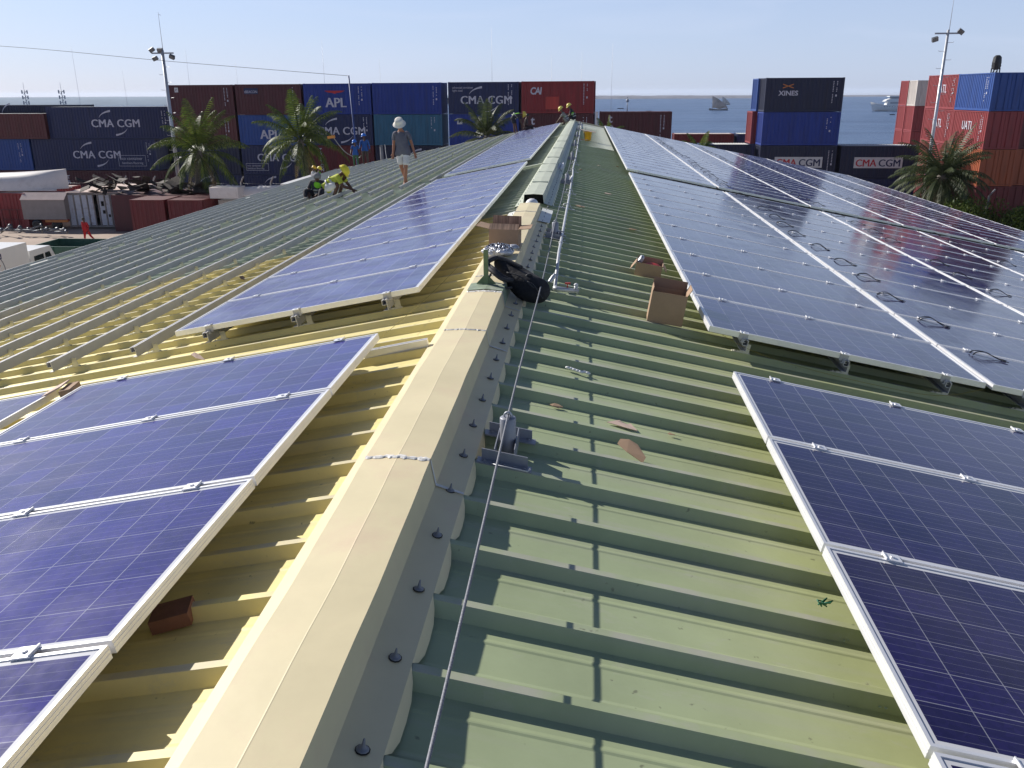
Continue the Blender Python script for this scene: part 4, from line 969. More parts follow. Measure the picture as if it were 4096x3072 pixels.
# left group of forty-foot boxes
L4=12.19
t=container('navy forty foot CMA CGM container on top at the left','navy',(-49.9,80,-2.54),0,L_=L4,H_=2.88,roof=M['roofw']); cma(t,L4,2.88,6.4,1.42,4.3); ticks(t,11.2,.8,2.5,30)
t=container('navy eco container with bamboo flooring board in the left stack','navy',(-51.9,80,-5.44),0,L_=L4,H_=2.88); cma(t,L4,2.88,6.1,1.48,4.3)
g=MB()
for a in((8.4,11.1,.40,.43),(8.4,11.1,1.37,1.40),(8.4,8.43,.43,1.37),(11.07,11.1,.43,1.37)): g.box(a[0],a[1],-.006,-.003,a[2],a[3])
g.obj('sign_border',M['mark'],t); lettering(t,'eco container',.40,8.55,.98,y=-.006); lettering(t,'bamboo flooring',.31,8.72,.60,y=-.006); ticks(t,11.3,.8,2.6,31)
t=container('maroon container at the bottom of the left stack with letters down its side','maroon',(-50.2,80,-8.34),0,L_=L4,H_=2.88)
for i,ch in enumerate('TRI'): lettering(t,ch,.5,1.3,2.1-.45*i,bold=.01)
container('maroon container at the bottom left corner of the left stack','maroon',(-62.6,80,-8.34),0,L_=L4,H_=2.88)
t=container('plain blue forty foot container at the left edge','blue2',(-64.3,80,-5.44),0,L_=L4,H_=2.88); lettering(t,'CMA CGM',.9,2.5,1.1,bold=.02); ticks(t,11.0,.8,2.5,32)
container('dark red container with a bright top edge at the upper left','brown',(-56.0,79.6,-2.54),0,H_=2.3,roof=M['roofw']); 
container('dark red container partly outside the left edge of the picture','brown',(-62.2,79.6,-2.54),0,H_=2.3,roof=M['roofw'])
t=container('dark navy container behind the upper left row showing one swoosh','dnavy',(-60.5,83.2,-2.5),0,L_=L4,H_=2.98); arc(t,5.4,1.9,1.4,165,105,.16,sz=.9)
container('dark blue container filling the shadowed gap left of the long wall','dnavy',(-45.2,83.0,-5.4),0,H_=2.88); container('dark container in the shadowed gap below the left stack','dnavy',(-45.2,83.0,-8.3),0,H_=2.88); container('dark navy container in shadow behind the end of the left stack','dnavy',(-45.2,83.0,-2.5),0,H_=2.5)
# ---- yard in front of the left stacks
def yardbox(col,lb,x,y,rot,roof=None,**k): return container(lb,col,(x,y,GZ),rot,roof=roof,grp='old containers standing in the yard',**k)
# rot so that the end faces the camera: own x axis along +Y means rot=+90, own -y side faces +X
M['pinkroof']=mat('pale_pink_roof',(.60,.47,.42),.8,var=.12,scale=1.2)  # pale pink colour shared by the yard roofs
t=yardbox('red','red container with pale pink roof carrying an upturned boat',-40.3,60.4,PI/2-R(8),roof=M['pinkroof'])
t2=yardbox('red','red container left of the one carrying the boat',-43.2,61.2,PI/2-R(8),roof=M['pinkroof'])
# dented white reefer container
M['wreck']=mat('peeling_white_paint',(.52,.54,.60),.7,var=.2,scale=2.0,dirt=(.20,.13,.10),dirt_amt=.95,bump=.3,bscale=5)
t=thing('wrecked_container','battered white container with peeling doors and rust holes','shipping container',(-37.3,60.7,GZ+.1),(0,0,R(3)))
g=MB(); g.box(0,4.1,0,6,0,.12); g.box(0,4.1,5.9,6,.12,2.5); g.box(0,.08,0.1,5.9,.12,2.5); g.box(4.02,4.1,.1,5.9,.12,2.5); g.obj('shell',M['wreck'],t)
g=MB(); g.box(-.02,4.12,-.02,6.02,2.5,2.56); g.obj('roof',M['pinkroof'],t)
g=MB()
for x in(0,.5,1.02,1.5,1.95,2.3,2.8,3.2,3.65,4.02): g.box(x,x+.09,-.05,.02,.1,2.5)
g.box(0,4.1,-.06,.02,.0,.14); g.box(0,4.1,-.06,.02,2.36,2.5); g.obj('door_frame',mat('dull_steel_edge',(.25,.23,.22),.7,var=.3,scale=3,dirt=(.15,.07,.04),dirt_amt=.8),t)
for i,(x0,x1) in enumerate([(.1,.5),(.6,1.02),(1.12,1.5),(1.6,1.95),(2.4,2.8),(2.9,3.2),(3.3,3.65),(3.75,4.0)]):
    g=MB(); g.box(x0,x1,0,.04,.16,2.34); g.obj('door_panel',M['wreck'],t)
g=MB()
for x,z,w_,h in((2.55,1.55,.2,.35),(3.35,1.75,.26,.3),(3.75,1.8,.22,.3),(2.6,1.0,.2,.25),(3.8,.9,.15,.45),(3.0,.75,.14,.2)): g.box(x,x+w_,-.03,-.01,z,z+h)
g.obj('rust_hole',M['black'],t)
t=yardbox('darkred','dark red yard container end on, right of the wrecked white one',-28.0,56.9,PI/2)
t=yardbox('darkred','dark red yard container with a Z mark next to the roof edge',-25.3,56.9,PI/2)
lettering(t,'Z',.5,0,0,rot=(PI/2,0,0)).matrix_local=Matrix.Translation((-.02,1.3,1.1))@Matrix.Rotation(-PI/2,4,'Z')@Matrix.Rotation(PI/2,4,'X')
t=yardbox('white','white low container behind the yard boxes near the eave',-22.4,58.5,PI/2,H_=2.4)
# boats
def hull(name,label,loc,rot,Lh,Wh,Hh,mt,flipz=False):
    g=MB(); n=12; vs=[]; m_=8
    for i in range(n+1):
        u=i/n; wv=Wh/2*(1-abs(2*u-1)**2.6*(1 if u>.5 else .5)); hh=Hh*(1+.25*u*u)
        for k in range(m_+1):
            a=PI*k/m_; vs.append((Lh*(u-.5),-wv*math.cos(a)*(.75+.25*abs(math.cos(a))),(hh*math.sin(a) if flipz else -Hh*math.sin(a))))
    fs=[(i*(m_+1)+k,i*(m_+1)+k+1,(i+1)*(m_+1)+k+1,(i+1)*(m_+1)+k) for i in range(n) for k in range(m_)]
    g.add(vs,fs,0,True); g.box(-Lh*.48,Lh*.44,-Wh*.5,-Wh*.44,-.06,.05); g.box(-Lh*.48,Lh*.44,Wh*.44,Wh*.5,-.06,.05)
    return tag(g.obj(name,mt,None,loc,rot),label,'boat')
M['gel']=mat('white_gelcoat',(.72,.66,.62),.4,var=.06,scale=1.0,dirt=(.45,.38,.33),dirt_amt=.5)
hull('upturned_boat','large white boat hull lying upturned on the red container','boat' and (-41.3,62.2,GZ+2.75),(0,0,R(4)),6.6,2.4,1.15,M['gel'],True)
hull('upturned_boat','smaller white hull lying on the yard container by the eave',(-22.2,59.2,GZ+2.75),(0,0,R(10)),3.6,1.3,.5,M['gel'],True)
g=MB(); g.box(-25.0,-23.0,57.6,59,GZ+2.62,GZ+3.35); g.box(-24.9,-23.1,57.55,57.6,GZ+2.75,GZ+3.2); tag(g.obj('white_crate',M['gel']),'white boxy crate on the dark red yard container near the eave','crate')
# heap of torn sheet metal
M['scrapm']=mat('rusty_scrap',(.06,.045,.038),.85,var=.6,scale=3,dirt=(.22,.18,.16),dirt_amt=.5)
g=MB(); rnd=random.Random(31)
for i in range(70):
    x=-35.6+rnd.random()*9.5; hmax=1.0*(1-abs((x+33.0)/7.5))+.25; y=60+rnd.random()*3; z=GZ+2.62+rnd.random()*max(.15,hmax)
    q=Euler((rnd.uniform(-.7,.7),rnd.uniform(-.5,.5),rnd.uniform(0,3))).to_matrix()
    g.obox((x,y,z),q@Vector((rnd.uniform(.2,1.0),0,0)),q@Vector((0,rnd.uniform(.05,.5),0)),q@Vector((0,0,.015)))
tag(g.obj('scrap_heap',M['scrapm']),'tangled heap of torn sheet metal on top of the wrecked container','scrap',kind='stuff')
g=MB(); g.box(-33.2,-27.6,59.5,63.5,GZ,GZ+2.6); tag(g.obj('scrap_platform',cmat('paint_maroon',COLS['maroon'])),'dark block of old containers under the scrap metal heap','container block')
# trailer
M['canvas']=mat('dull_canvas',(.30,.26,.24),.85,var=.1,scale=2)
t=thing('box_trailer','dull beige box trailer with a low pitched roof in the yard','trailer',(-40.4,60.0,GZ),(0,0,R(2)))
g=MB(); g.prism([(0,.75),(0,2.15),(.55,2.6),(1.5,2.6),(2.05,2.15),(2.05,.75)],0,3.25,axis='x'); g.obj('body',M['canvas'],t)
g=MB(); g.obox((1.62,.27,2.40),(1.66,0,0),(0,.29,.235),(0,-.012,.015)); g.obj('roof_slope',M['pinkroof'],t)
g=MB(); g.box(1.6,3.3,-.02,.06,.55,.72); g.obj('orange_rail',M['marko'],t)
for x in(.9,2.4):
    g=MB(); g.lathe([(.36,-.1),(.38,0),(.36,.1),(.2,.1),(0,.08)],16,(x,.1,.38),rot=Euler((PI/2,0,0)).to_matrix()); g.obj('wheel',M['blackc'],t)
# red steel cage
t=thing('steel_cage','rusty red steel cage standing left of the box trailer','cage',(-42.4,60.5,GZ))
g=MB()
for x in(0,.6,1.2,1.8): g.box(x,x+.06,0,.06,0,1.4); g.box(x,x+.06,1.2,1.26,0,1.4)
for z in(0,.65,1.35): g.box(0,1.86,0,.05,z,z+.06); g.box(0,1.86,1.21,1.26,z,z+.06); g.box(0,.05,.05,1.21,z,z+.06); g.box(1.81,1.86,.05,1.21,z,z+.06)
g.obj('bars',cmat('paint_darkred',COLS['darkred']),t)
# scrap axles and tubes on the ground
M['axle']=mat('oily_steel',(.16,.17,.19),.5,metal=.5,var=.4,scale=5)
rnd=random.Random(12)
for i in range(16):
    x=-42.5+(i+rnd.random()*.6)*.46; y=56.3+rnd.random()*1.6; a=rnd.uniform(-.6,.6); l=rnd.uniform(.7,1.5)
    g=MB(); d=Vector((math.cos(a),math.sin(a),rnd.uniform(-.15,.45))); p=Vector((x,y,GZ+.45)); g.tube([p-d*l*.5,p+d*l*.5],.05,6); g.lathe([(0,-.08),(.14,-.06),(.14,.06),(0,.08)],10,p+d*l*.5,rot=Euler((0,PI/2,a)).to_matrix())
    tag(g.obj('old_axle',M['axle'],None),'oily steel axle in the sandy yard scrap, %s one made out from the left'%ORD[i],'axle','old axles piled on the yard')
# lorry with white box body
t=thing('delivery_lorry','white box lorry parked below the left eave with a round emblem','lorry',(-25.75,0,GZ))
M['lwhite']=mat('white_lorry_paint',(.70,.70,.69),.4,var=.05,scale=1); M['glass']=mat('dark_window_glass',(.02,.025,.03),.08,spec=.8)
g=MB(); g.box(0,2.45,27.5,34.85,.95,3.4); g.obj('box_body',M['lwhite'],t)
g=MB(); g.prism([(35.1,.6),(35.1,2.98),(36.6,2.98),(37.1,2.1),(37.35,1.8),(37.35,.6)],.1,2.35,axis='x'); g.obj('cab',M['lwhite'],t)
for x in(2.352,.098):
    g=MB(); g.prism([(35.35,1.95),(35.35,2.7),(36.05,2.72),(36.05,1.95)],x-.004,x+.004,axis='x'); g.prism([(36.15,1.95),(36.15,2.72),(36.5,2.74),(36.85,1.95)],x-.004,x+.004,axis='x'); g.obj('side_window',M['glass'],t)
g=MB(); g.add([(.2,36.67,2.86),(2.25,36.67,2.86),(2.25,37.11,2.12),(.2,37.11,2.12)],[(0,3,2,1)]); g.add([(.2,35.09,2.0),(2.25,35.09,2.0),(2.25,35.09,2.7),(.2,35.09,2.7)],[(0,1,2,3)]); g.obj('windscreen',M['glass'],t)
for x in(.05,2.1):
    for y in(28.8,36.0):
        g=MB(); g.lathe([(.42,-.13),(.46,0),(.42,.13),(.2,.13),(0,.1)],18,(x+.15,y,.46),rot=Euler((0,PI/2,0)).to_matrix()); g.obj('wheel',M['blackc'],t)
g=MB(); g.box(0.2,2.2,27.6,37,.5,.7); g.obj('chassis',M['axle'],t)
g=MB(); n=28
for r0,r1 in((.78,.82),):
    vs=[]; 
    for i in range(n): a=2*PI*i/n; vs+=[(2.454,32.42+r0*math.cos(a),2.5+r0*math.sin(a)),(2.454,32.42+r1*math.cos(a),2.5+r1*math.sin(a))]
    g.add(vs,[(2*i,2*i+1,(2*i+3)%(2*n),(2*i+2)%(2*n)) for i in range(n)])
g.obj('round_emblem',M['markd'],t)
g=MB()
for i in range(9): a=R(-40+25*i); g.obox((2.455,32.42+.45*math.cos(a),2.4+.45*math.sin(a)),(.001,0,0),(0,.2*math.cos(a),.2*math.sin(a)),(0,-.03*math.sin(a),.03*math.cos(a)))
g.obj('emblem_rays',M['marko'],t)
g=MB(); g.box(2.452,2.456,32.5,33.12,3.0,3.22); g.obj('emblem_band',M['markd'],t); lettering(t,'TA',.2,0,0,y=0,rot=(PI/2,0,PI/2)).location=(2.46,32.82,3.04)
t=thing('green_flatbed','green steel tipper body parked in front of the white lorry','truck body',(-25.6,38.4,GZ))
M['gbed']=mat('dark_green_steel',(.04,.10,.07),.55,var=.2,scale=2)
g=MB(); g.box(0,4.4,0,.06,1.5,2.6); g.box(0,4.4,2.3,2.36,1.5,2.6); g.box(0,.06,.06,2.3,1.5,2.6); g.box(4.34,4.4,.06,2.3,1.5,2.6); g.box(.06,4.34,.06,2.3,1.5,1.56); 
for x in(1.1,2.2,3.3): g.box(x,x+.08,-.04,0,1.5,2.6)
g.obj('bed',M['gbed'],t)
for x in(.8,3.5):
    g=MB(); g.lathe([(.42,-.13),(.46,0),(.42,.13),(0,.1)],16,(x,.2,.46),rot=Euler((PI/2,0,0)).to_matrix()); g.obj('wheel',M['blackc'],t)
g=MB(); g.box(0,4.4,.3,2,.9,1.45); g.obj('chassis',M['axle'],t)
# fence posts with bent tops
M['conc']=mat('grey_concrete_post',(.24,.23,.24),.9,var=.15,scale=3)
g=MB(); g.tube([(0,0,0),(0,0,2.7)],.07,6); g.tube([(0,0,2.66),(.12,-.05,2.9),(.30,-.1,3.15)],.06,6); FP=g.mesh('fence_post',M['conc'])
for i in range(14):
    o=link('fence_post',FP,None,(-41.6+2.45*i,68,GZ)); tag(o,'grey concrete fence post with a bent top, %s from the left'%ORD[i],'fence post','concrete fence posts in front of the container wall')
for i,(x,y) in enumerate([(24.6,60.5),(27.6,60.5),(30.4,60.5)]):
    o=link('fence_post',FP,None,(x,y,GZ)); o.rotation_euler=(0,0,0); tag(o,'grey bent top fence post by the right bushes, %s from the palm'%ORD[i],'fence post','concrete fence posts at the right bushes')
g=MB()
for i in range(13):
    for z in(1.0,1.8,2.6): 
        a=Vector((-41.6+2.45*i,68,GZ+z)); g.tube([a,a+Vector((1.22,0,-.03)),a+Vector((2.45,0,0))],.006,4)
tag(g.obj('fence_wire',M['axle']),'thin wires strung between the concrete fence posts','wire')
# ================================================================== people
SK={}
def skin(name,col): 
    if name not in SK: SK[name]=mat(name,col,.6,var=.08,scale=9)
    return SK[name]
def cloth(name,col,rough=.85):
    if name not in SK: SK[name]=mat(name,col,rough,var=.14,scale=7,bump=.35,bscale=16)
    return SK[name]
def skinmesh(name,chains,mt,parent,sub=2,root=0):
    """chains: list of [(point,radius)...]; equal points are merged"""
    V=[];Rr=[];E=[];idx={}
    def vid(p,r):
        k=tuple(round(c,4) for c in p)
        if k not in idx: idx[k]=len(V); V.append(tuple(p)); Rr.append(r)
        return idx[k]
    for ch in chains:
        ids=[vid(p,r) for p,r in ch]
        for a,b_ in zip(ids,ids[1:]):
            if a!=b_: E.append((a,b_))
    me=bpy.data.meshes.new(name); me.from_pydata(V,E,[]); me.materials.append(mt)
    o=link(name,me,parent); md=o.modifiers.new('Skin','SKIN'); md.use_smooth_shade=True
    sl=me.skin_vertices[0].data
    for i,r in enumerate(Rr):
        rr=r if isinstance(r,tuple) else (r,r); sl[i].radius=rr; sl[i].use_root=(i==root)
    s=o.modifiers.new('Sub','SUBSURF'); s.levels=1; s.render_levels=sub
    return o
def lerp(a,b_,t): return tuple(a[i]+(b_[i]-a[i])*t for i in range(3))
def add(a,b_): return tuple(a[i]+b_[i] for i in range(3))
def hand(wr,d,s=1.0,curl=.35,flip=1):
    """palm and five fingers from the wrist in direction d"""
    d=Vector(d).normalized(); a=Vector((0,0,1)) if abs(d.z)<.8 else Vector((0,1,0)); sd_=d.cross(a).normalized()*flip; up_=sd_.cross(d)*flip
    w_=Vector(wr); pc=w_+d*.045*s; pe=w_+d*.085*s
    ch=[[(tuple(w_),.026*s),(tuple(pc),(.034*s,.02*s)),(tuple(pe),(.034*s,.018*s))]]
    for i,(o,l) in enumerate(((-.028,.062),(-.010,.072),(.009,.068),(.027,.052))):
        b_=pe+sd_*o*s*.6; p1=pe+sd_*o*s+d*.03*s; p2=p1+(d*(1-curl)-up_*curl).normalized()*l*.55*s; p3=p2+(d*(1-curl*1.6)-up_*curl*1.8).normalized()*l*.5*s
        ch.append([(tuple(pe),(.034*s,.018*s)),(tuple(p1),.0095*s),(tuple(p2),.0085*s),(tuple(p3),.007*s)])
    t0=pc; t1=pc+sd_*(-.042*s)+d*.01*s; t2=t1+(d*.8-sd_*.35-up_*.2).normalized()*.035*s
    ch.append([(tuple(pc),(.034*s,.02*s)),(tuple(t1),.011*s),(tuple(t2),.009*s)])
    return ch
def person(label,loc,J,tone=(.10,.045,.03),shirt=None,shirt_long=False,shorts=None,long_trousers=None,hat=None,vest=None,s=.92,boots=None,face=(0,-1,0),hatc=(.75,.62,.04),bare_feet=False,bands=False,group=None):
    t=thing('person',label,'person',loc,group=group); sk=skin('skin_%d'%int(tone[0]*1000),tone)
    P_={k:tuple(v) for k,v in J.items() if k!='tilt'}
    pel,che,nec,hea=P_['pel'],P_['che'],P_['nec'],P_['hea']
    ch=[[(pel,.105*s),(lerp(pel,che,.5),.10*s),(che,(.125*s,.105*s)),(nec,.055*s),(lerp(nec,hea,.45),.05*s),(hea,.082*s),(add(hea,(0,0,.055*s)),.07*s)]]
    fv=Vector(face).normalized()
    for q in 'LR':
        sh,el,wr=P_['sh'+q],P_['el'+q],P_['wr'+q]; hp,kn,an=P_['hp'+q],P_['kn'+q],P_['an'+q]
        ch.append([(che,(.125*s,.105*s)),(sh,.055*s),(lerp(sh,el,.5),.046*s),(el,.038*s),(lerp(el,wr,.4),.038*s),(wr,.026*s)])
        hd=Vector(wr)-Vector(el) if 'hd'+q not in P_ else Vector(P_['hd'+q]); ch+=hand(wr,hd,s,.35,1 if q=='L' else -1)
        toe=P_.get('to'+q) or add(an,tuple(fv*.16*s-Vector((0,0,.05*s))))
        heel=add(an,(-fv.x*.035*s,-fv.y*.035*s,-.045*s))
        ch.append([(pel,.105*s),(hp,.085*s),(lerp(hp,kn,.5),.072*s),(kn,.05*s),(lerp(kn,an,.35),.052*s),(an,.034*s),(lerp(an,toe,.5),(.036*s,.03*s)),(toe,(.034*s,.018*s))])
        ch.append([(an,.034*s),(heel,.028*s)])
    # face: nose, chin, ears
    h=Vector(hea); sdv=fv.cross(Vector((0,0,1))).normalized()
    ch.append([(hea,.082*s),(tuple(h+fv*.07*s-Vector((0,0,.035*s))),.045*s)])
    body=skinmesh('body',ch,sk,t)
    g=MB(); nz_=h+fv*.092*s-Vector((0,0,.005)); g.ell(nz_,.012*s,.014*s,.02*s,8,6)
    for e in(-1,1): g.ell(h+sdv*e*.083*s,.012*s,.012*s,.026*s,8,6)
    g.obj('nose_and_ears',sk,t)
    g=MB()
    for e in(-1,1): g.ell(h+fv*.079*s+sdv*e*.03*s+Vector((0,0,.014*s)),.009*s,.009*s,.006*s,6,5)
    g.obj('eyes',M['blackc'],t)
    g=MB(); g.ell(h+fv*.095*s-Vector((0,0,.043*s)),.018*s,.012*s,.005*s,8,5); g.obj('mouth',skin('lips',(.16,.05,.045)),t)
    if shirt:
        cc=[[(lerp(pel,che,.22),.130*s),(lerp(pel,che,.6),.130*s),(che,(.142*s,.118*s)),(lerp(che,nec,.75),.07*s)]]
        for q in 'LR':
            sh,el,wr=P_['sh'+q],P_['el'+q],P_['wr'+q]
            if pel[2]<.5: cc.append([(lerp(pel,che,.22),.130*s),(lerp(pel,che,-.08),.118*s)]) if q=='L' else None
            else: cc.append([(lerp(pel,che,.22),.130*s),(lerp(P_['hp'+q],P_['kn'+q],.02),.122*s),(lerp(P_['hp'+q],P_['kn'+q],.22),.118*s)])
            e=[(che,(.142*s,.118*s)),(sh,.072*s),(lerp(sh,el,.45),.064*s)]
            if shirt_long: e+=[(el,.05*s),(lerp(el,wr,.9),.04*s)]
            else: e+=[(lerp(sh,el,.78),.062*s)]
            cc.append(e)
        skinmesh('shirt',cc,shirt,t)
    if vest:
        cc=[[(lerp(pel,che,.12),.128*s),(lerp(pel,che,.5),.130*s),(che,(.150*s,.126*s)),(lerp(che,nec,.6),.078*s)]]
        for q in 'LR': cc.append([(che,(.150*s,.126*s)),(lerp(che,P_['sh'+q],.9),.078*s)])
        skinmesh('vest',cc,vest,t)
    if vest or bands:
        ax=(Vector(che)-Vector(pel)).normalized(); rq=ax.to_track_quat('Z','Y').to_matrix()
        for f in(.25,.62):
            c=Vector(lerp(pel,che,f)); g=MB(); rr=(.150+.012*f)*s; g.lathe([(rr,-.022),(rr+.003,-.02),(rr+.004,.02),(rr,.022)],20,c,rot=rq,sy=.98); g.obj('reflective_band',M['band'],t)
    lower=shorts or long_trousers
    if lower:
        cc=[[(lerp(pel,che,.25),.112*s),(pel,.125*s)]]
        for q in 'LR':
            hp,kn,an=P_['hp'+q],P_['kn'+q],P_['an'+q]; e=[(pel,.125*s),(hp,.105*s),(lerp(hp,kn,.5),.095*s)]
            e+= [(lerp(hp,kn,.86),.088*s)] if shorts else [(kn,.068*s),(lerp(kn,an,.5),.058*s),(lerp(kn,an,.93),.052*s)]
            cc.append(e)
        skinmesh('shorts' if shorts else 'trousers',cc,lower,t)
    hq=fv.to_track_quat('X','Z').to_matrix() if 'tilt' not in J else (fv.to_track_quat('X','Z').to_matrix()@Euler((0,J['tilt'],0)).to_matrix())
    top=h+Vector((0,0,.045*s))
    if hat=='helmet':
        m_=SK.get('h%s'%str(hatc)) or mat('helmet_plastic',hatc,.32,var=.05,scale=4); SK['h%s'%str(hatc)]=m_
        g=MB(); g.lathe([(.132,-.01),(.128,.02),(.118,.055),(.095,.088),(.058,.108),(.02,.116),(0,.117)],22,top,rot=hq,sx=s*1.08,sy=s*.95)
        g.lathe([(.128,-.012),(.148,-.018),(.150,-.012),(.13,-.002)],22,top,rot=hq,sx=s*1.06,sy=s*.95)
        vs=[]; 
        for i in range(9):
            a=R(-62+15.5*i); vs+=[hq@Vector((.135*math.cos(a)*s,.122*math.sin(a)*s,-.008)),hq@Vector(((.135+.055*math.cos(a)**.5)*math.cos(a)*s,.128*math.sin(a)*s,-.026))]
        g.add([top+v for v in vs],[(2*i,2*i+1,2*i+3,2*i+2) for i in range(8)],0,True)
        g.tube([top+hq@Vector((x*s,0,z)) for x,z in((-.12,.05),(-.08,.098),(0,.12),(.08,.098),(.12,.05))],.012,6)
        g.obj('hard_hat',m_,t)
    elif hat=='bucket':
        g=MB(); g.lathe([(.165,-.034),(.145,-.012),(.116,.004),(.112,.03),(.106,.075),(.096,.098),(.05,.108),(0,.106)],26,top,rot=hq,sx=s*1.08,sy=s,)
        g.lathe([(.162,-.037),(.142,-.015),(.112,.0)],26,top,rot=hq,sx=s*1.08,sy=s); g.obj('sun_hat',cloth('hat_cotton',hatc),t)
    elif hat=='cap':
        g=MB(); g.ell(top,.105*s,.1*s,.085*s,14,10); g.obj('cloth_cap',cloth('cap%s'%str(hatc),hatc),t)
    else:
        g=MB(); g.ell(top-Vector((0,0,.01)),.092*s,.09*s,.075*s,12,8); g.obj('hair',M['blackc'],t)
    if boots:
        for q in 'LR':
            an=P_['an'+q]; toe=P_.get('to'+q) or add(an,tuple(fv*.16*s-Vector((0,0,.05*s))))
            skinmesh('shoe',[[(add(an,(0,0,.05)),.048*s),(an,.048*s),(lerp(an,toe,.55),(.05*s,.042*s)),(add(toe,(0,0,.0)),(.044*s,.03*s))]],boots,t,1)
    return t
M['band']=mat('silver_reflective_band',(.42,.42,.42),.4,var=.05)
lime=cloth('lime_vest',(.22,.60,.03)); hi=cloth('yellow_work_shirt',(.42,.46,.05)); grey=cloth('grey_tee',(.115,.115,.15)); wht=cloth('white_cotton',(.62,.60,.60))
dk=cloth('dark_shirt',(.035,.035,.045)); blu=cloth('blue_overall',(.02,.08,.30)); drk=cloth('dark_trousers',(.02,.02,.03)); brn=cloth('brown_shirt',(.07,.05,.045)); kh=cloth('khaki_grey',(.20,.19,.19)); sh_=cloth('worn_shoe',(.03,.028,.03)); grn=cloth('green_trousers',(.04,.10,.05))
def mirror(): pass
ra=lambda x,y,h=.045: (x,y,rp(x,h))
# man walking towards the camera
J=dict(pel=(-.03,.02,.80),che=(-.05,.0,1.13),nec=(-.06,-.01,1.30),hea=(-.075,-.06,1.42),
 shL=(-.215,.0,1.24),elL=(-.245,.03,.99),wrL=(-.262,-.02,.77),shR=(.11,.0,1.24),elR=(.185,.03,1.0),wrR=(.255,-.02,.78),
 hpL=(-.12,.02,.75),knL=(-.085,.03,.42),anL=(-.0,.16,.10),hpR=(.06,.0,.75),knR=(.045,-.10,.41),anR=(.01,-.06,.075),toL=(.01,.06,.03),toR=(.0,-.22,.02),tilt=.25)
person('man in white sun hat, grey tee and white shorts walking down the left slope',ra(-3.73,21.0),J,tone=(.34,.15,.09),shirt=grey,shorts=wht,hat='bucket',hatc=(.66,.64,.58),face=(0,-1,-.35),s=.95)
# crouching worker
J=dict(pel=(-.36,.0,.24),che=(-.10,.0,.46),nec=(.01,.0,.555),hea=(.105,.0,.60),shL=(-.03,-.16,.49),elL=(.09,-.20,.28),wrL=(.30,-.13,.20),shR=(.0,.15,.49),elR=(.12,.18,.30),wrR=(.24,.10,.18),
 hpL=(-.34,-.10,.22),knL=(-.02,-.17,.34),anL=(-.16,-.15,.06),hpR=(-.34,.10,.22),knR=(.0,.13,.34),anR=(-.10,.13,.06),tilt=.5)
person('crouching worker in yellow shirt and hard hat fixing a bare rail',ra(-5.5,21.6),J,shirt=hi,shorts=wht,hat='helmet',face=(1,-.05,-.5),boots=sh_,bands=True,s=1.08)
J=dict(pel=(.05,.08,.14),che=(.06,.03,.36),nec=(.08,.0,.48),hea=(.10,-.05,.565),shL=(-.10,.02,.43),elL=(-.16,-.10,.22),wrL=(-.10,-.28,.16),shR=(.22,.02,.43),elR=(.26,-.12,.24),wrR=(.12,-.26,.14),
 hpL=(-.05,.06,.12),knL=(-.20,-.24,.24),anL=(-.14,-.42,.05),hpR=(.14,.06,.12),knR=(.24,-.22,.26),anR=(.22,-.42,.06),tilt=.5)
person('worker in grey cap and lime straps sitting on the bare rails',ra(-6.6,22.9),J,shirt=dk,long_trousers=drk,hat='cap',hatc=(.20,.20,.22),vest=lime,face=(-.2,-1,-.5),boots=sh_,s=1.05)
# two beyond the eave
g=MB(); g.box(-15.6,-13.0,45.6,51.5,GZ,-3.22); g.box(-15.65,-12.95,45.55,51.55,-3.22,-3.17); tag(g.obj('white_store_box',M['lwhite']),'white box store beyond the left eave under two seated workers','container')
JS=dict(pel=(0,0,.12),che=(.03,0,.42),nec=(.06,0,.58),hea=(.10,0,.68),shL=(.03,-.16,.52),elL=(.10,-.20,.28),wrL=(.26,-.14,.2),shR=(.03,.16,.52),elR=(.10,.2,.28),wrR=(.26,.14,.2),
 hpL=(.02,-.1,.1),knL=(.34,-.13,.24),anL=(.30,-.13,-.0),hpR=(.02,.1,.1),knR=(.34,.13,.24),anR=(.30,.13,.0),tilt=.2)
person('worker in white sleeves and yellow hard hat beyond the left eave',(-14.25,46.9,-3.16),JS,shirt=wht,long_trousers=drk,hat='helmet',hatc=(.75,.45,.03),face=(1,.1,-.2))
person('worker in dark shirt, lime vest and yellow hard hat beyond the left eave',(-13.82,46.5,-3.16),JS,shirt=dk,long_trousers=drk,vest=lime,hat='helmet',face=(1,-.2,-.2))
# blue helmets
JT=dict(pel=(0,0,.78),che=(0,0,1.10),nec=(0,0,1.27),hea=(-.02,-.02,1.40),shL=(-.17,0,1.22),elL=(-.22,-.05,.98),wrL=(-.20,-.22,.86),shR=(.17,0,1.22),elR=(.23,.0,.97),wrR=(.26,-.05,.76),
 hpL=(-.09,0,.74),knL=(-.10,-.02,.42),anL=(-.10,0,.08),hpR=(.09,0,.74),knR=(.11,-.02,.42),anR=(.12,.02,.08))
person('taller man in blue jacket and blue helmet at the far left gable',ra(-10.5,43.9),JT,shirt=blu,shirt_long=True,long_trousers=brn,hat='helmet',hatc=(.03,.16,.62),face=(-1,.1,-.2),boots=sh_)
JT2={k:(v[0]*.9,v[1],v[2]*.86) for k,v in JT.items()}
person('shorter worker in blue helmet and green trousers at the far left gable',ra(-10.92,43.6),JT2,shirt=blu,long_trousers=grn,hat='helmet',hatc=(.03,.16,.62),face=(-1,-.3,-.2),boots=sh_,s=.82)
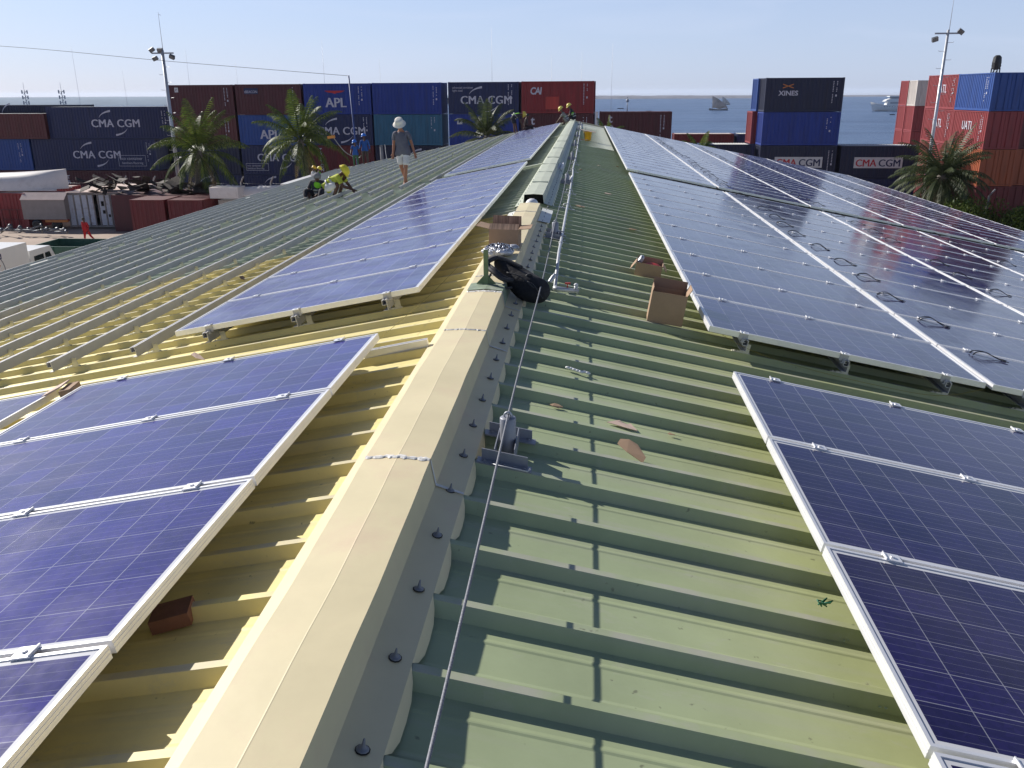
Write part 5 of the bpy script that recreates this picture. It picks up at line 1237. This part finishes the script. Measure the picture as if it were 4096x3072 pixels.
# bending worker
J=dict(pel=(-.12,.0,.70),che=(.08,.0,.86),nec=(.24,.0,.84),hea=(.38,-.02,.80),shL=(.15,-.15,.80),elL=(.24,-.17,.55),wrL=(.30,-.12,.34),shR=(.15,.15,.80),elR=(.26,.16,.55),wrR=(.34,.10,.36),
 hpL=(-.12,-.09,.66),knL=(-.06,-.10,.38),anL=(-.04,-.10,.08),hpR=(-.12,.09,.66),knR=(.0,.12,.38),anR=(.06,.12,.08),tilt=.9)
person('worker in lime vest and yellow helmet bending over the far left rails',ra(-2.62,41.0,.17),J,shirt=dk,shorts=drk,vest=lime,hat='helmet',hatc=(.72,.55,.08),face=(1,-.1,-.8))
person('dark clothed worker squatting beside the bending one at the far left',ra(-2.2,41.6,.17),dict(JS,tilt=.4),shirt=brn,long_trousers=brn,hat=None,face=(.5,-1,-.5),s=.85)
J=dict(pel=(.16,.0,.20),che=(.0,.0,.46),nec=(-.08,.0,.60),hea=(-.14,-.02,.70),shL=(-.02,-.15,.53),elL=(-.16,-.16,.32),wrL=(-.30,-.12,.14),shR=(-.02,.15,.53),elR=(-.14,.14,.36),wrR=(-.24,.08,.22),
 hpL=(.14,-.1,.18),knL=(-.06,-.15,.38),anL=(.04,-.15,.06),hpR=(.14,.1,.18),knR=(-.06,.12,.38),anR=(.04,.12,.06),tilt=.3)
person('squatting worker in grey tee and lime vest at the far end of the ridge',ra(-.46,43.2),J,shirt=kh,shorts=kh,vest=lime,hat='helmet',hatc=(.75,.60,.12),face=(-1,-.1,-.4),boots=sh_)
J=dict(pel=(.02,.0,.12),che=(-.08,.0,.40),nec=(-.16,.0,.55),hea=(-.22,-.02,.645),shL=(-.10,-.16,.47),elL=(-.18,-.2,.24),wrL=(-.3,-.14,.14),shR=(-.10,.16,.47),elR=(-.2,.18,.26),wrR=(-.34,.1,.18),
 hpL=(.0,-.1,.1),knL=(-.28,-.14,.2),anL=(-.30,-.14,-.06),hpR=(.0,.1,.1),knR=(-.28,.12,.2),anR=(-.3,.12,-.06),tilt=.25)
person('worker in lime vest sitting on the far end of the ridge cap',(.0,43.8,.10),J,shirt=drk,long_trousers=drk,vest=lime,hat='helmet',hatc=(.75,.60,.12),face=(-1,-.1,-.3))
# person in red coverall in the yard
redc=cloth('red_coverall',(.42,.015,.02))
J=dict(pel=(0,0,.92),che=(-.05,0,1.28),nec=(-.06,0,1.46),hea=(-.06,-.03,1.60),shL=(-.2,0,1.40),elL=(-.22,.02,1.12),wrL=(-.18,-.08,.9),shR=(.12,0,1.40),elR=(.18,.03,1.12),wrR=(.16,-.06,.9),
 hpL=(-.09,0,.88),knL=(-.14,-.03,.48),anL=(-.18,0,.08),hpR=(.09,0,.88),knR=(.24,.05,.50),anR=(.52,.12,.16))
person('person in a red coverall walking across the sandy yard',(-32.3,54.3,GZ),J,shirt=redc,shirt_long=True,long_trousers=redc,hat='cap',hatc=(.06,.06,.05),face=(-1,-.2,0),boots=sh_,s=1.0)
# ================================================================== poles, ropes, masts
M['bluep']=mat('blue_pole_paint',(.02,.05,.20),.5)
g=MB(); g.tube([(-11.6,47,GZ),(-11.72,47,-2.7),(-11.93,47,2.3)],[.07,.055,.04],8); tag(g.obj('blue_pole',M['bluep']),'thin blue pole rising beyond the left gable with a wire from its top','pole')
g=MB(); g.tube(curve([(-70,52,6.0),(-50,50,5.0),(-32.4,48.2,4.02),(-22,47.6,3.1),(-11.93,47,2.28)],24),.010,4); tag(g.obj('overhead_wire',M['blackc']),'thin overhead wire running left from the blue pole','wire')
g=MB(); g.tube(curve([(-12.85,46,-.55),(-12.49,46,-1.09),(-12.13,46,-1.52),(-11.72,46,-1.77),(-11.35,45.8,-1.82),(-10.85,44.4,-1.62)],16),.022,6); tag(g.obj('hose',mat('grey_hose',(.30,.30,.27),.6)),'grey hose sagging from an orange board to the blue helmet workers','hose')
g=MB(); g.obox((-12.81,46,-.78),(.19,0,.03),(0,.08,0),(-.01,0,.07)); tag(g.obj('orange_board',mat('orange_board',(.60,.25,.05),.6)),'small orange board held up by the hose near the middle palm','board')
g=MB(); g.tube([(-10.05,46,GZ),(-10.15,46,-1.2)],.09,8); tag(g.obj('grey_post',M['conc']),'round grey post standing behind the blue helmet workers','post')
g=MB(); g.tube(curve([(-9.85,45.6,-1.15),(-9.8,45.5,-1.6),(-9.7,45.4,-2.3),(-9.65,45.4,-3.2)],10),.012,5); tag(g.obj('hanging_rope',M['foam']),'pale rope hanging beside the round grey post','rope')
def mast(label,x,y,ztop,seed,r0=.17,r1=.11,ant=2.6,style=0):
    t=thing('light_mast',label,'light mast',(x,y,GZ)); H_=ztop-GZ
    g=MB(); g.tube([(0,0,0),(0,0,H_)],[r0,r1],12); g.obj('pole',M['galv'],t)
    g=MB(); g.tube([(0.06,0,H_),(.06,0,H_+ant)],[.02,.012],5)
    if style==0: g.tube([(.06,0,H_+ant-.15),(.22,0,H_+ant-.22)],.015,4)
    g.obj('antenna',M['galv'],t)
    g=MB(); g.box(-.85,.85,-.04,.04,H_-.28,-.18+H_); g.obj('cross_arm',M['steelp'],t)
    lm=[(-.78,.18,-.5),(-.15,.15,0),(.72,-.32,.4),(-.6,-.42,-.3)] if style==0 else [(-.80,-.42,-.3),(.80,.05,.6)]
    for dx,dz,a in lm:
        g=MB(); q=Euler((R(25),a,0)).to_matrix(); g.obox((dx,-.05,H_-.18+dz),q@Vector((.19,0,0)),q@Vector((0,.1,0)),q@Vector((0,0,.14))); g.obj('floodlight',M['axle'],t)
    g=MB(); k=0; z=2.
    while z<H_-.6:
        sd=1 if k%2 else -1; g.tube([(sd*.1,0,z),(sd*.42,0,z),(sd*.46,0,z+.06)],.014,4); k+=1; z+=.55
    g.obj('climbing_pegs',M['galv'],t)
mast('tall light mast with floodlights and antenna in front of the left containers',-31.1,66,4.55,1)
mast('tall light mast with two floodlights in front of the red right containers',24.7,64,5.25,2,r0=.15,r1=.085,ant=3.2,style=1)
# lattice tower peeking over the right containers
t=thing('lattice_tower','dark lattice tower top behind the blue right hand container','tower',(41.5,95,GZ)); g=MB()
for sx_ in(-.35,.35):
    for sy_ in(-.35,.35): g.bar((sx_,sy_,0),(sx_*.8,sy_*.8,11.5),.09,.09)
z=0
while z<11.4: 
    for sy_ in(-.33,.33): g.bar((-.34,sy_,z),(.34,sy_,z+.9),.05,.05); g.bar((-.34,sy_,z+.9),(.34,sy_,z+.9),.05,.05)
    z+=.9
g.obj('lattice',M['blackc'],t); g=MB(); g.lathe([(.0,11.3),(.42,11.4),(.46,12.0),(.40,12.5),(.2,12.7),(0,12.7)],8,smooth=False); g.obj('head',M['blackc'],t)
# antenna towers far left, ships' masts behind the wall
def cell(label,x,y,zt):
    t=thing('antenna_mast',label,'antenna mast',(x,y,-10)); H_=zt+10; g=MB(); g.tube([(0,0,0),(0,0,H_)],.14,6); g.tube([(0,0,H_),(0,0,H_+2.5)],.06,4); g.obj('mast_pole',M['galv'],t)
    g=MB()
    for z in(H_-4.2,H_-2.4,H_-.6):
        for dx in(-.95,.95): g.box(dx-.16,dx+.16,-.15,.15,z-.6,z+.6)
        g.box(-.95,.95,-.06,.06,z-.07,z+.07)
    for k in range(5): g.bar((-.5,0,H_-7+k*1.4),(.5,0,H_-6+k*1.4),.12,.12)
    g.obj('aerial_panels',M['steelp'],t)
cell('left one of two small antenna masts on the horizon',-195.5,300,3.0); cell('right one of two small antenna masts on the horizon',-182,300,3.0)
for i,(px,zt) in enumerate([(-56.5,9.2),(-51.0,5.2),(-43.5,8.6),(-38.0,6.4),(-28.2,9.8),(-22.0,6.8),(-9.8,11.5),(-3.4,7.2),(-.2,7.6),(3.0,8.8)]):
    g=MB(); g.tube([(px*1.55,150,-10),(px*1.55,150,zt)],[.045,.012],4); tag(g.obj('boat_mast',M['galv']),'hair thin boat mast above the container wall, %s from the left'%ORD[i],'mast','thin boat masts beyond the container wall')
# ================================================================== boats on the water
M['sail']=mat('brown_patched_sail',(.55,.44,.37),.9,var=.3,scale=.25,dirt=(.58,.50,.44),dirt_amt=.7); M['sail2']=mat('pale_sail',(.62,.57,.52),.9,var=.12,scale=.3)
M['hullw']=mat('weathered_hull',(.40,.38,.36),.7,var=.2,scale=.5); M['hulld']=mat('dark_hull',(.02,.02,.03),.7)
def dhow(label,x,y,rot,s,sm,px=1):
    t=thing('sailing_dhow',label,'sailing boat',(x,y,-10),(0,0,rot)); g=MB(); n=14; vs=[]; m_=8; L_=13*s
    for i in range(n+1):
        u=i/n; wv=1.5*s*math.sin(PI*min(1,max(.06,u*.94+.03)))**.6; zt=(.8+.8*abs(2*u-1)**2)*s
        for k in range(m_+1):
            a=PI*k/m_; vs.append((L_*(u-.5),-wv*math.cos(a),zt-(zt+.5*s)*math.sin(a)))
    g.add(vs,[(i*(m_+1)+k,i*(m_+1)+k+1,(i+1)*(m_+1)+k+1,(i+1)*(m_+1)+k) for i in range(n) for k in range(m_)],0,True); g.obj('hull',M['hullw'],t)
    g=MB(); g.obox((0,0,.1*s),(L_*.46,0,0),(0,1.25*s,0),(0,0,.25*s)); g.obj('boot_top',M['hulld'],t)
    g=MB(); g.tube([(.3*s,0,.5*s),(-.4*s,0,7.0*s)],.12*s,6); g.obj('mast',M['canvas'],t)
    g=MB(); a=Vector((-4.6*s,0,9.3*s)); b_=Vector((6.2*s,0,2.0*s)); g.tube([a+(b_-a)*u+Vector((0,0,math.sin(u*PI)*.9*s)) for u in [i/10 for i in range(11)]],.08*s,5); g.obj('yard',M['canvas'],t)
    g=MB(); n=16; vs=[]
    for i in range(n+1):
        u=i/n
        for j in range(n+1):
            v=j/n; top=a+(b_-a)*u+Vector((0,0,math.sin(u*PI)*.9*s)); bot=Vector((-4.2*s+u*9.6*s,0,(1.3+.35*math.sin(u*9))*s)); p=top.lerp(bot,v); p.y-=math.sin(v*PI)*math.sin(u*PI*.9+.2)*1.6*s+.25*s*math.sin(u*14)*v; vs.append(p)
    g.add(vs,[(i*(n+1)+j,i*(n+1)+j+1,(i+1)*(n+1)+j+1,(i+1)*(n+1)+j) for i in range(n) for j in range(n)],0,True); o=g.obj('sail',sm,t); 
dhow('dhow with a patched brown lateen sail in front of a paler one',84.6,582,R(-8),.92,M['sail'])
dhow('pale sailed dhow partly hidden behind the brown sailed one',125,823,R(25),.75,M['sail2'])
t=thing('passenger_ship','white passenger ship with a row of portholes at anchor','ship',(178.0,538,-10),(0,0,R(-2)))
g=MB(); n=16; vs=[]
for i in range(n+1):
    u=i/n; w_=3.2*min(1,(u*3.2)**.6+.02) if u<.35 else 3.2; fl=1.35 if u<.3 else 1.0; zt=3.4+(1.8*(1-u/.3)**1.3 if u<.3 else 0); xb=-11+25*u; lean=-1.8*(1-u/.3) if u<.3 else 0
    vs+=[(xb-0*lean,-w_*.8/fl,0-.3),(xb+lean*.6,-w_,zt*.6),(xb+lean,-w_*1.02,zt),(xb+lean,w_*1.02,zt),(xb+lean*.6,w_,zt*.6),(xb,w_*.8/fl,-.3)]
g.add(vs,[(i*6+k,(i+1)*6+k,(i+1)*6+k+1,i*6+k+1) for i in range(n) for k in range(5)],0,True); g.add([vs[n*6+k] for k in range(6)],[(0,1,2,3,4,5)]); g.obj('hull',M['lwhite'],t)
g=MB(); g.box(-10,14,-2.7,2.7,-.3,.25); g.obj('waterline',M['hulld'],t)
g=MB(); g.prism([(-4.5,3.4),(-3.6,5.4),(14,5.4),(14,3.4)],-2.6,2.6); g.prism([(-5.6,5.4),(-4.0,6.6),(-1.5,6.9),(8,5.9),(8,5.4)],-2.9,2.9); g.box(-3,14,-2.2,2.2,5.9,7.0); g.obj('cabin',M['lwhite'],t)
g=MB(); g.box(-3.2,15,-3,3,8.0,8.45); g.obj('sun_deck_roof',M['lwhite'],t)
g=MB(); g.box(-2.4,13,-2.63,-2.61,4.2,5.0); g.box(-2.2,6,-2.23,-2.2,7.0,7.9); g.box(-2.2,13,-.1,.1,6.9,8.0); g.obj('window_band',M['steelp'],t)
for i in range(12):
    g=MB(); g.lathe([(.18,-.05),(.2,0),(0,.02)],8,(-5.5+1.45*i,-3.32,2.6),rot=Euler((PI/2,0,0)).to_matrix()); g.obj('porthole',M['hulld'],t)
g=MB(); g.tube([(3,0,8.4),(3,0,11)],.07,5); g.tube([(2.2,0,9.6),(3.8,0,9.6)],.05,4); g.obj('mast',M['lwhite'],t)
def skiff(label,x,y,s,rot=0): hull('small_boat',label,(x,y,-9.6),(0,0,rot),5*s,1.4*s,.7*s,M['hulld'])
skiff('tiny dark boat left of the channel marker',24.8,646,.9); skiff('tiny dark boat showing above the maroon tex container',38.5,552,.7); skiff('tiny dark boat on open water between the stacks',150,452,.5)
g=MB(); g.tube([(0,0,0),(0,0,6.2)],[.35,.22],6); g.lathe([(0,6),(.8,6.2),(.8,7.2),(0,8)],8); g.lathe([(0,8.2),(.35,8.4),(0,8.9)],6); tag(g.obj('channel_marker',M['steelp'],None,(22.9,497,-10)),'thin channel marker post with a dark top standing in the water','marker')
hull('small_boat','little white boat with outstretched bow beside the distant red stack',(120.5,600,-9.5),(0,0,0),8,2,1.0,M['lwhite'],True)
# ================================================================== palms and bushes
def leafmat(name,c1,c2):
    m,nt,b=newmat(name); N=nt.nodes.new; L=nt.links.new
    g_=N('ShaderNodeNewGeometry'); r=N('ShaderNodeValToRGB'); r.color_ramp.elements[0].color=(*c1,1); r.color_ramp.elements[1].color=(*c2,1); L(g_.outputs['Random Per Island'],r.inputs['Fac'])
    L(r.outputs['Color'],b.inputs['Base Color']); b.inputs['Roughness'].default_value=.5; b.inputs['Specular IOR Level'].default_value=.32
    tr=N('ShaderNodeBsdfTranslucent'); L(r.outputs['Color'],tr.inputs['Color']); mx=N('ShaderNodeMixShader'); mx.inputs['Fac'].default_value=.28
    out=[n for n in nt.nodes if n.type=='OUTPUT_MATERIAL'][0]; L(b.outputs['BSDF'],mx.inputs[1]); L(tr.outputs['BSDF'],mx.inputs[2]); L(mx.outputs['Shader'],out.inputs['Surface']); return m
M['frond']=leafmat('coconut_frond',(.035,.065,.014),(.13,.17,.03)); M['frondd']=leafmat('date_palm_frond',(.03,.05,.02),(.09,.11,.045)); M['dry']=leafmat('dry_frond',(.16,.12,.06),(.25,.20,.10))
M['trunk']=mat('palm_trunk',(.16,.14,.12),.9,var=.3,scale=3,stretch=(1,1,6),bump=.6,bscale=6); M['bush']=leafmat('bush_leaf',(.03,.06,.012),(.12,.17,.03))
def frond(g,base,az,el,Lf,droop,leaf=.55,n=26,mi=0,wid=.075,rnd=None):
    p=Vector(base); d=Vector((math.cos(az)*math.cos(el),math.sin(az)*math.cos(el),math.sin(el))); pts=[p.copy()]
    st=Lf/n; hz=Vector((-math.sin(az),math.cos(az),0)); tw=rnd.uniform(-.25,.25)
    for i in range(n):
        d=(d+Vector((0,0,-droop*(.25+i/n)/n*1.9))).normalized(); p=p+d*st; pts.append(p.copy())
        if i>n*.12:
            u=i/n; ll=leaf*(math.sin(PI*min(1,.18+u*.80))**.7)*rnd.uniform(.8,1.12)
            upv=hz.cross(d).normalized()
            for s in(-1,1):
                q=(hz*s*(.80)+d*.55+upv*(.12+tw*s)+Vector((rnd.uniform(-.08,.08),rnd.uniform(-.08,.08),-.42-droop*.25*u))).normalized()
                tip=p+q*ll; mid=p+q*ll*.5+Vector((0,0,.03)); w_=d*wid*.5
                g.add([p-w_,p+w_,mid+w_,mid-w_],[(0,1,2,3)],mi); g.add([mid-w_,mid+w_,tip+Vector((0,0,-.08*ll))],[(0,1,2)],mi)
    g.tube(pts[::3]+[pts[-1]],[.035*(1-i/(len(pts[::3])+1))+.008 for i in range(len(pts[::3])+1)],4,mi)
def palm(label,base,top,nf,Lf,seed,mt,mt2,tr=(.22,.15),up=.9,leaf=.6,name='palm_tree',cat='palm tree',lo=-.6,n=26,drymin=3):
    rnd=random.Random(seed); b_=Vector(base); tp=Vector(top); t=thing(name,label,cat,base)
    g=MB(); mid=(b_+tp)/2+Vector((rnd.uniform(-.3,.3),0,0)); cv=[v-b_ for v in curve([b_,mid,tp],16)]; g.tube(cv,[tr[0]+(tr[1]-tr[0])*i/(len(cv)-1)+.012*(i%2) for i in range(len(cv))],10)
    g.ell(tp-b_,tr[1]*1.7,tr[1]*1.7,.35); g.obj('trunk',M['trunk'],t)
    g=MB()
    for i in range(nf):
        f=i/(nf-1); az=i*2.39996+rnd.uniform(-.25,.25); el=up*(1-f)**.8*PI/2+lo*f+rnd.uniform(-.12,.12); frond(g,(tp-b_)+Vector((0,0,.1)),az,el,Lf*rnd.uniform(.85,1.08),rnd.uniform(.9,1.7)*(0.55+.6*f),leaf,n,0,rnd=rnd)
    g.obj('crown',mt,t)
    g=MB()
    for i in range(drymin): frond(g,(tp-b_)-Vector((0,0,.1)),rnd.uniform(0,6.3),-.7,Lf*.75,1.6,leaf*.7,n-8,0,rnd=rnd)
    if drymin: g.obj('dry_fronds',mt2,t)
    return t
palm('large coconut palm in front of the left maroon containers',(-28.2,62,GZ),(-27.4,62,-2.75),34,3.9,41,M['frond'],M['dry'],leaf=.85)
palm('middle coconut palm before the APL containers with a visible trunk',(-19.2,62,GZ),(-19.75,62,-1.95),33,3.7,42,M['frond'],M['dry'],leaf=.8)
palm('palm with bushy crown rising behind the far left panels',(-6.6,61,GZ),(-6.2,61,-1.7),26,2.9,43,M['frondd'],M['dry'],leaf=.6,up=1.0,lo=-.7)
palm('small palm tuft just showing above the right roof end',(2.0,61,GZ),(2.0,61,-1.9),16,1.9,44,M['frond'],M['dry'],leaf=.4,tr=(.14,.1),n=18)
palm('green palm tuft above the right panels before the low dark container',(8.6,62,GZ),(8.5,62,-2.75),16,1.7,45,M['frond'],M['dry'],leaf=.4,tr=(.14,.1),n=18)
palm('big dark date palm in front of the red and orange right containers',(24.9,60,GZ),(24.2,60,-4.15),84,3.6,46,M['frondd'],M['dry'],leaf=.62,tr=(.3,.24),lo=-1.1,up=.80,drymin=6)
palm('low green palm at the right end of the bushes',(33.2,57,GZ),(33.2,57,-5.6),22,2.0,47,M['frond'],M['dry'],leaf=.45,tr=(.16,.12),n=20,drymin=1)
palm('low leafy palm between the date palm and the bushes',(29.6,57.4,GZ),(29.6,57.4,-6.1),24,2.1,48,M['frond'],M['dry'],leaf=.4,tr=(.16,.12),n=20,drymin=1)
def bush(label,x,y,z,rx,ry,rz,n,seed):
    rnd=random.Random(seed); t=thing('bush',label,'bush',(x,y,GZ)); g=MB()
    cl=[(rnd.uniform(-.7,.7),rnd.uniform(-.6,.6),rnd.uniform(0,.9),rnd.uniform(.3,.55)) for _ in range(16)]
    for i in range(n):
        c=cl[rnd.randrange(16)]; v=Vector((rnd.gauss(0,1),rnd.gauss(0,1),rnd.gauss(0,1))).normalized()*c[3]*rnd.uniform(.6,1.05)
        p=Vector(((c[0]+v.x)*rx,(c[1]+v.y)*ry,max(.05,(c[2]+v.z)*rz))); q=Euler((rnd.uniform(0,6),rnd.uniform(0,6),rnd.uniform(0,6))).to_matrix(); s=rnd.uniform(.06,.13)
        g.add([p+q@Vector((-s,0,0)),p+q@Vector((0,-s*.45,0)),p+q@Vector((s*1.2,0,0)),p+q@Vector((0,s*.45,0))],[(0,1,2,3)])
    g.obj('leaves',M['bush'],t); g=MB()
    for i in range(5): a=rnd.uniform(0,6.3); g.tube([(0,0,0),(math.cos(a)*rx*.5,math.sin(a)*ry*.5,rz*.8)],[.05,.02],5)
    g.obj('stems',M['trunk'],t)
bush('leafy green bush at the foot of the big date palm',25.2,57.5,0,2.4,1.6,2.3,6500,51)
bush('light green bush beside the bent fence posts at the right edge',31.0,57.5,0,2.8,1.6,2.1,6500,52)
bush('rounded bush right of the low leafy palm',28.4,57.0,0,1.8,1.3,2.0,4000,53)
# ================================================================== haze over the water
g=MB(); g.box(-7000,7000,-120,9500,-12.6,17.5)
hm=bpy.data.materials.new('sea_haze'); hm.use_nodes=True; hn=hm.node_tree; hn.nodes.clear()
ho=hn.nodes.new('ShaderNodeOutputMaterial'); hv=hn.nodes.new('ShaderNodeVolumePrincipled'); hv.inputs['Color'].default_value=(.80,.88,1,1); hv.inputs['Density'].default_value=.00006; hv.inputs['Anisotropy'].default_value=.2
hn.links.new(hv.outputs['Volume'],ho.inputs['Volume']); ho_=g.obj('haze',hm); tag(ho_,kind='stuff')
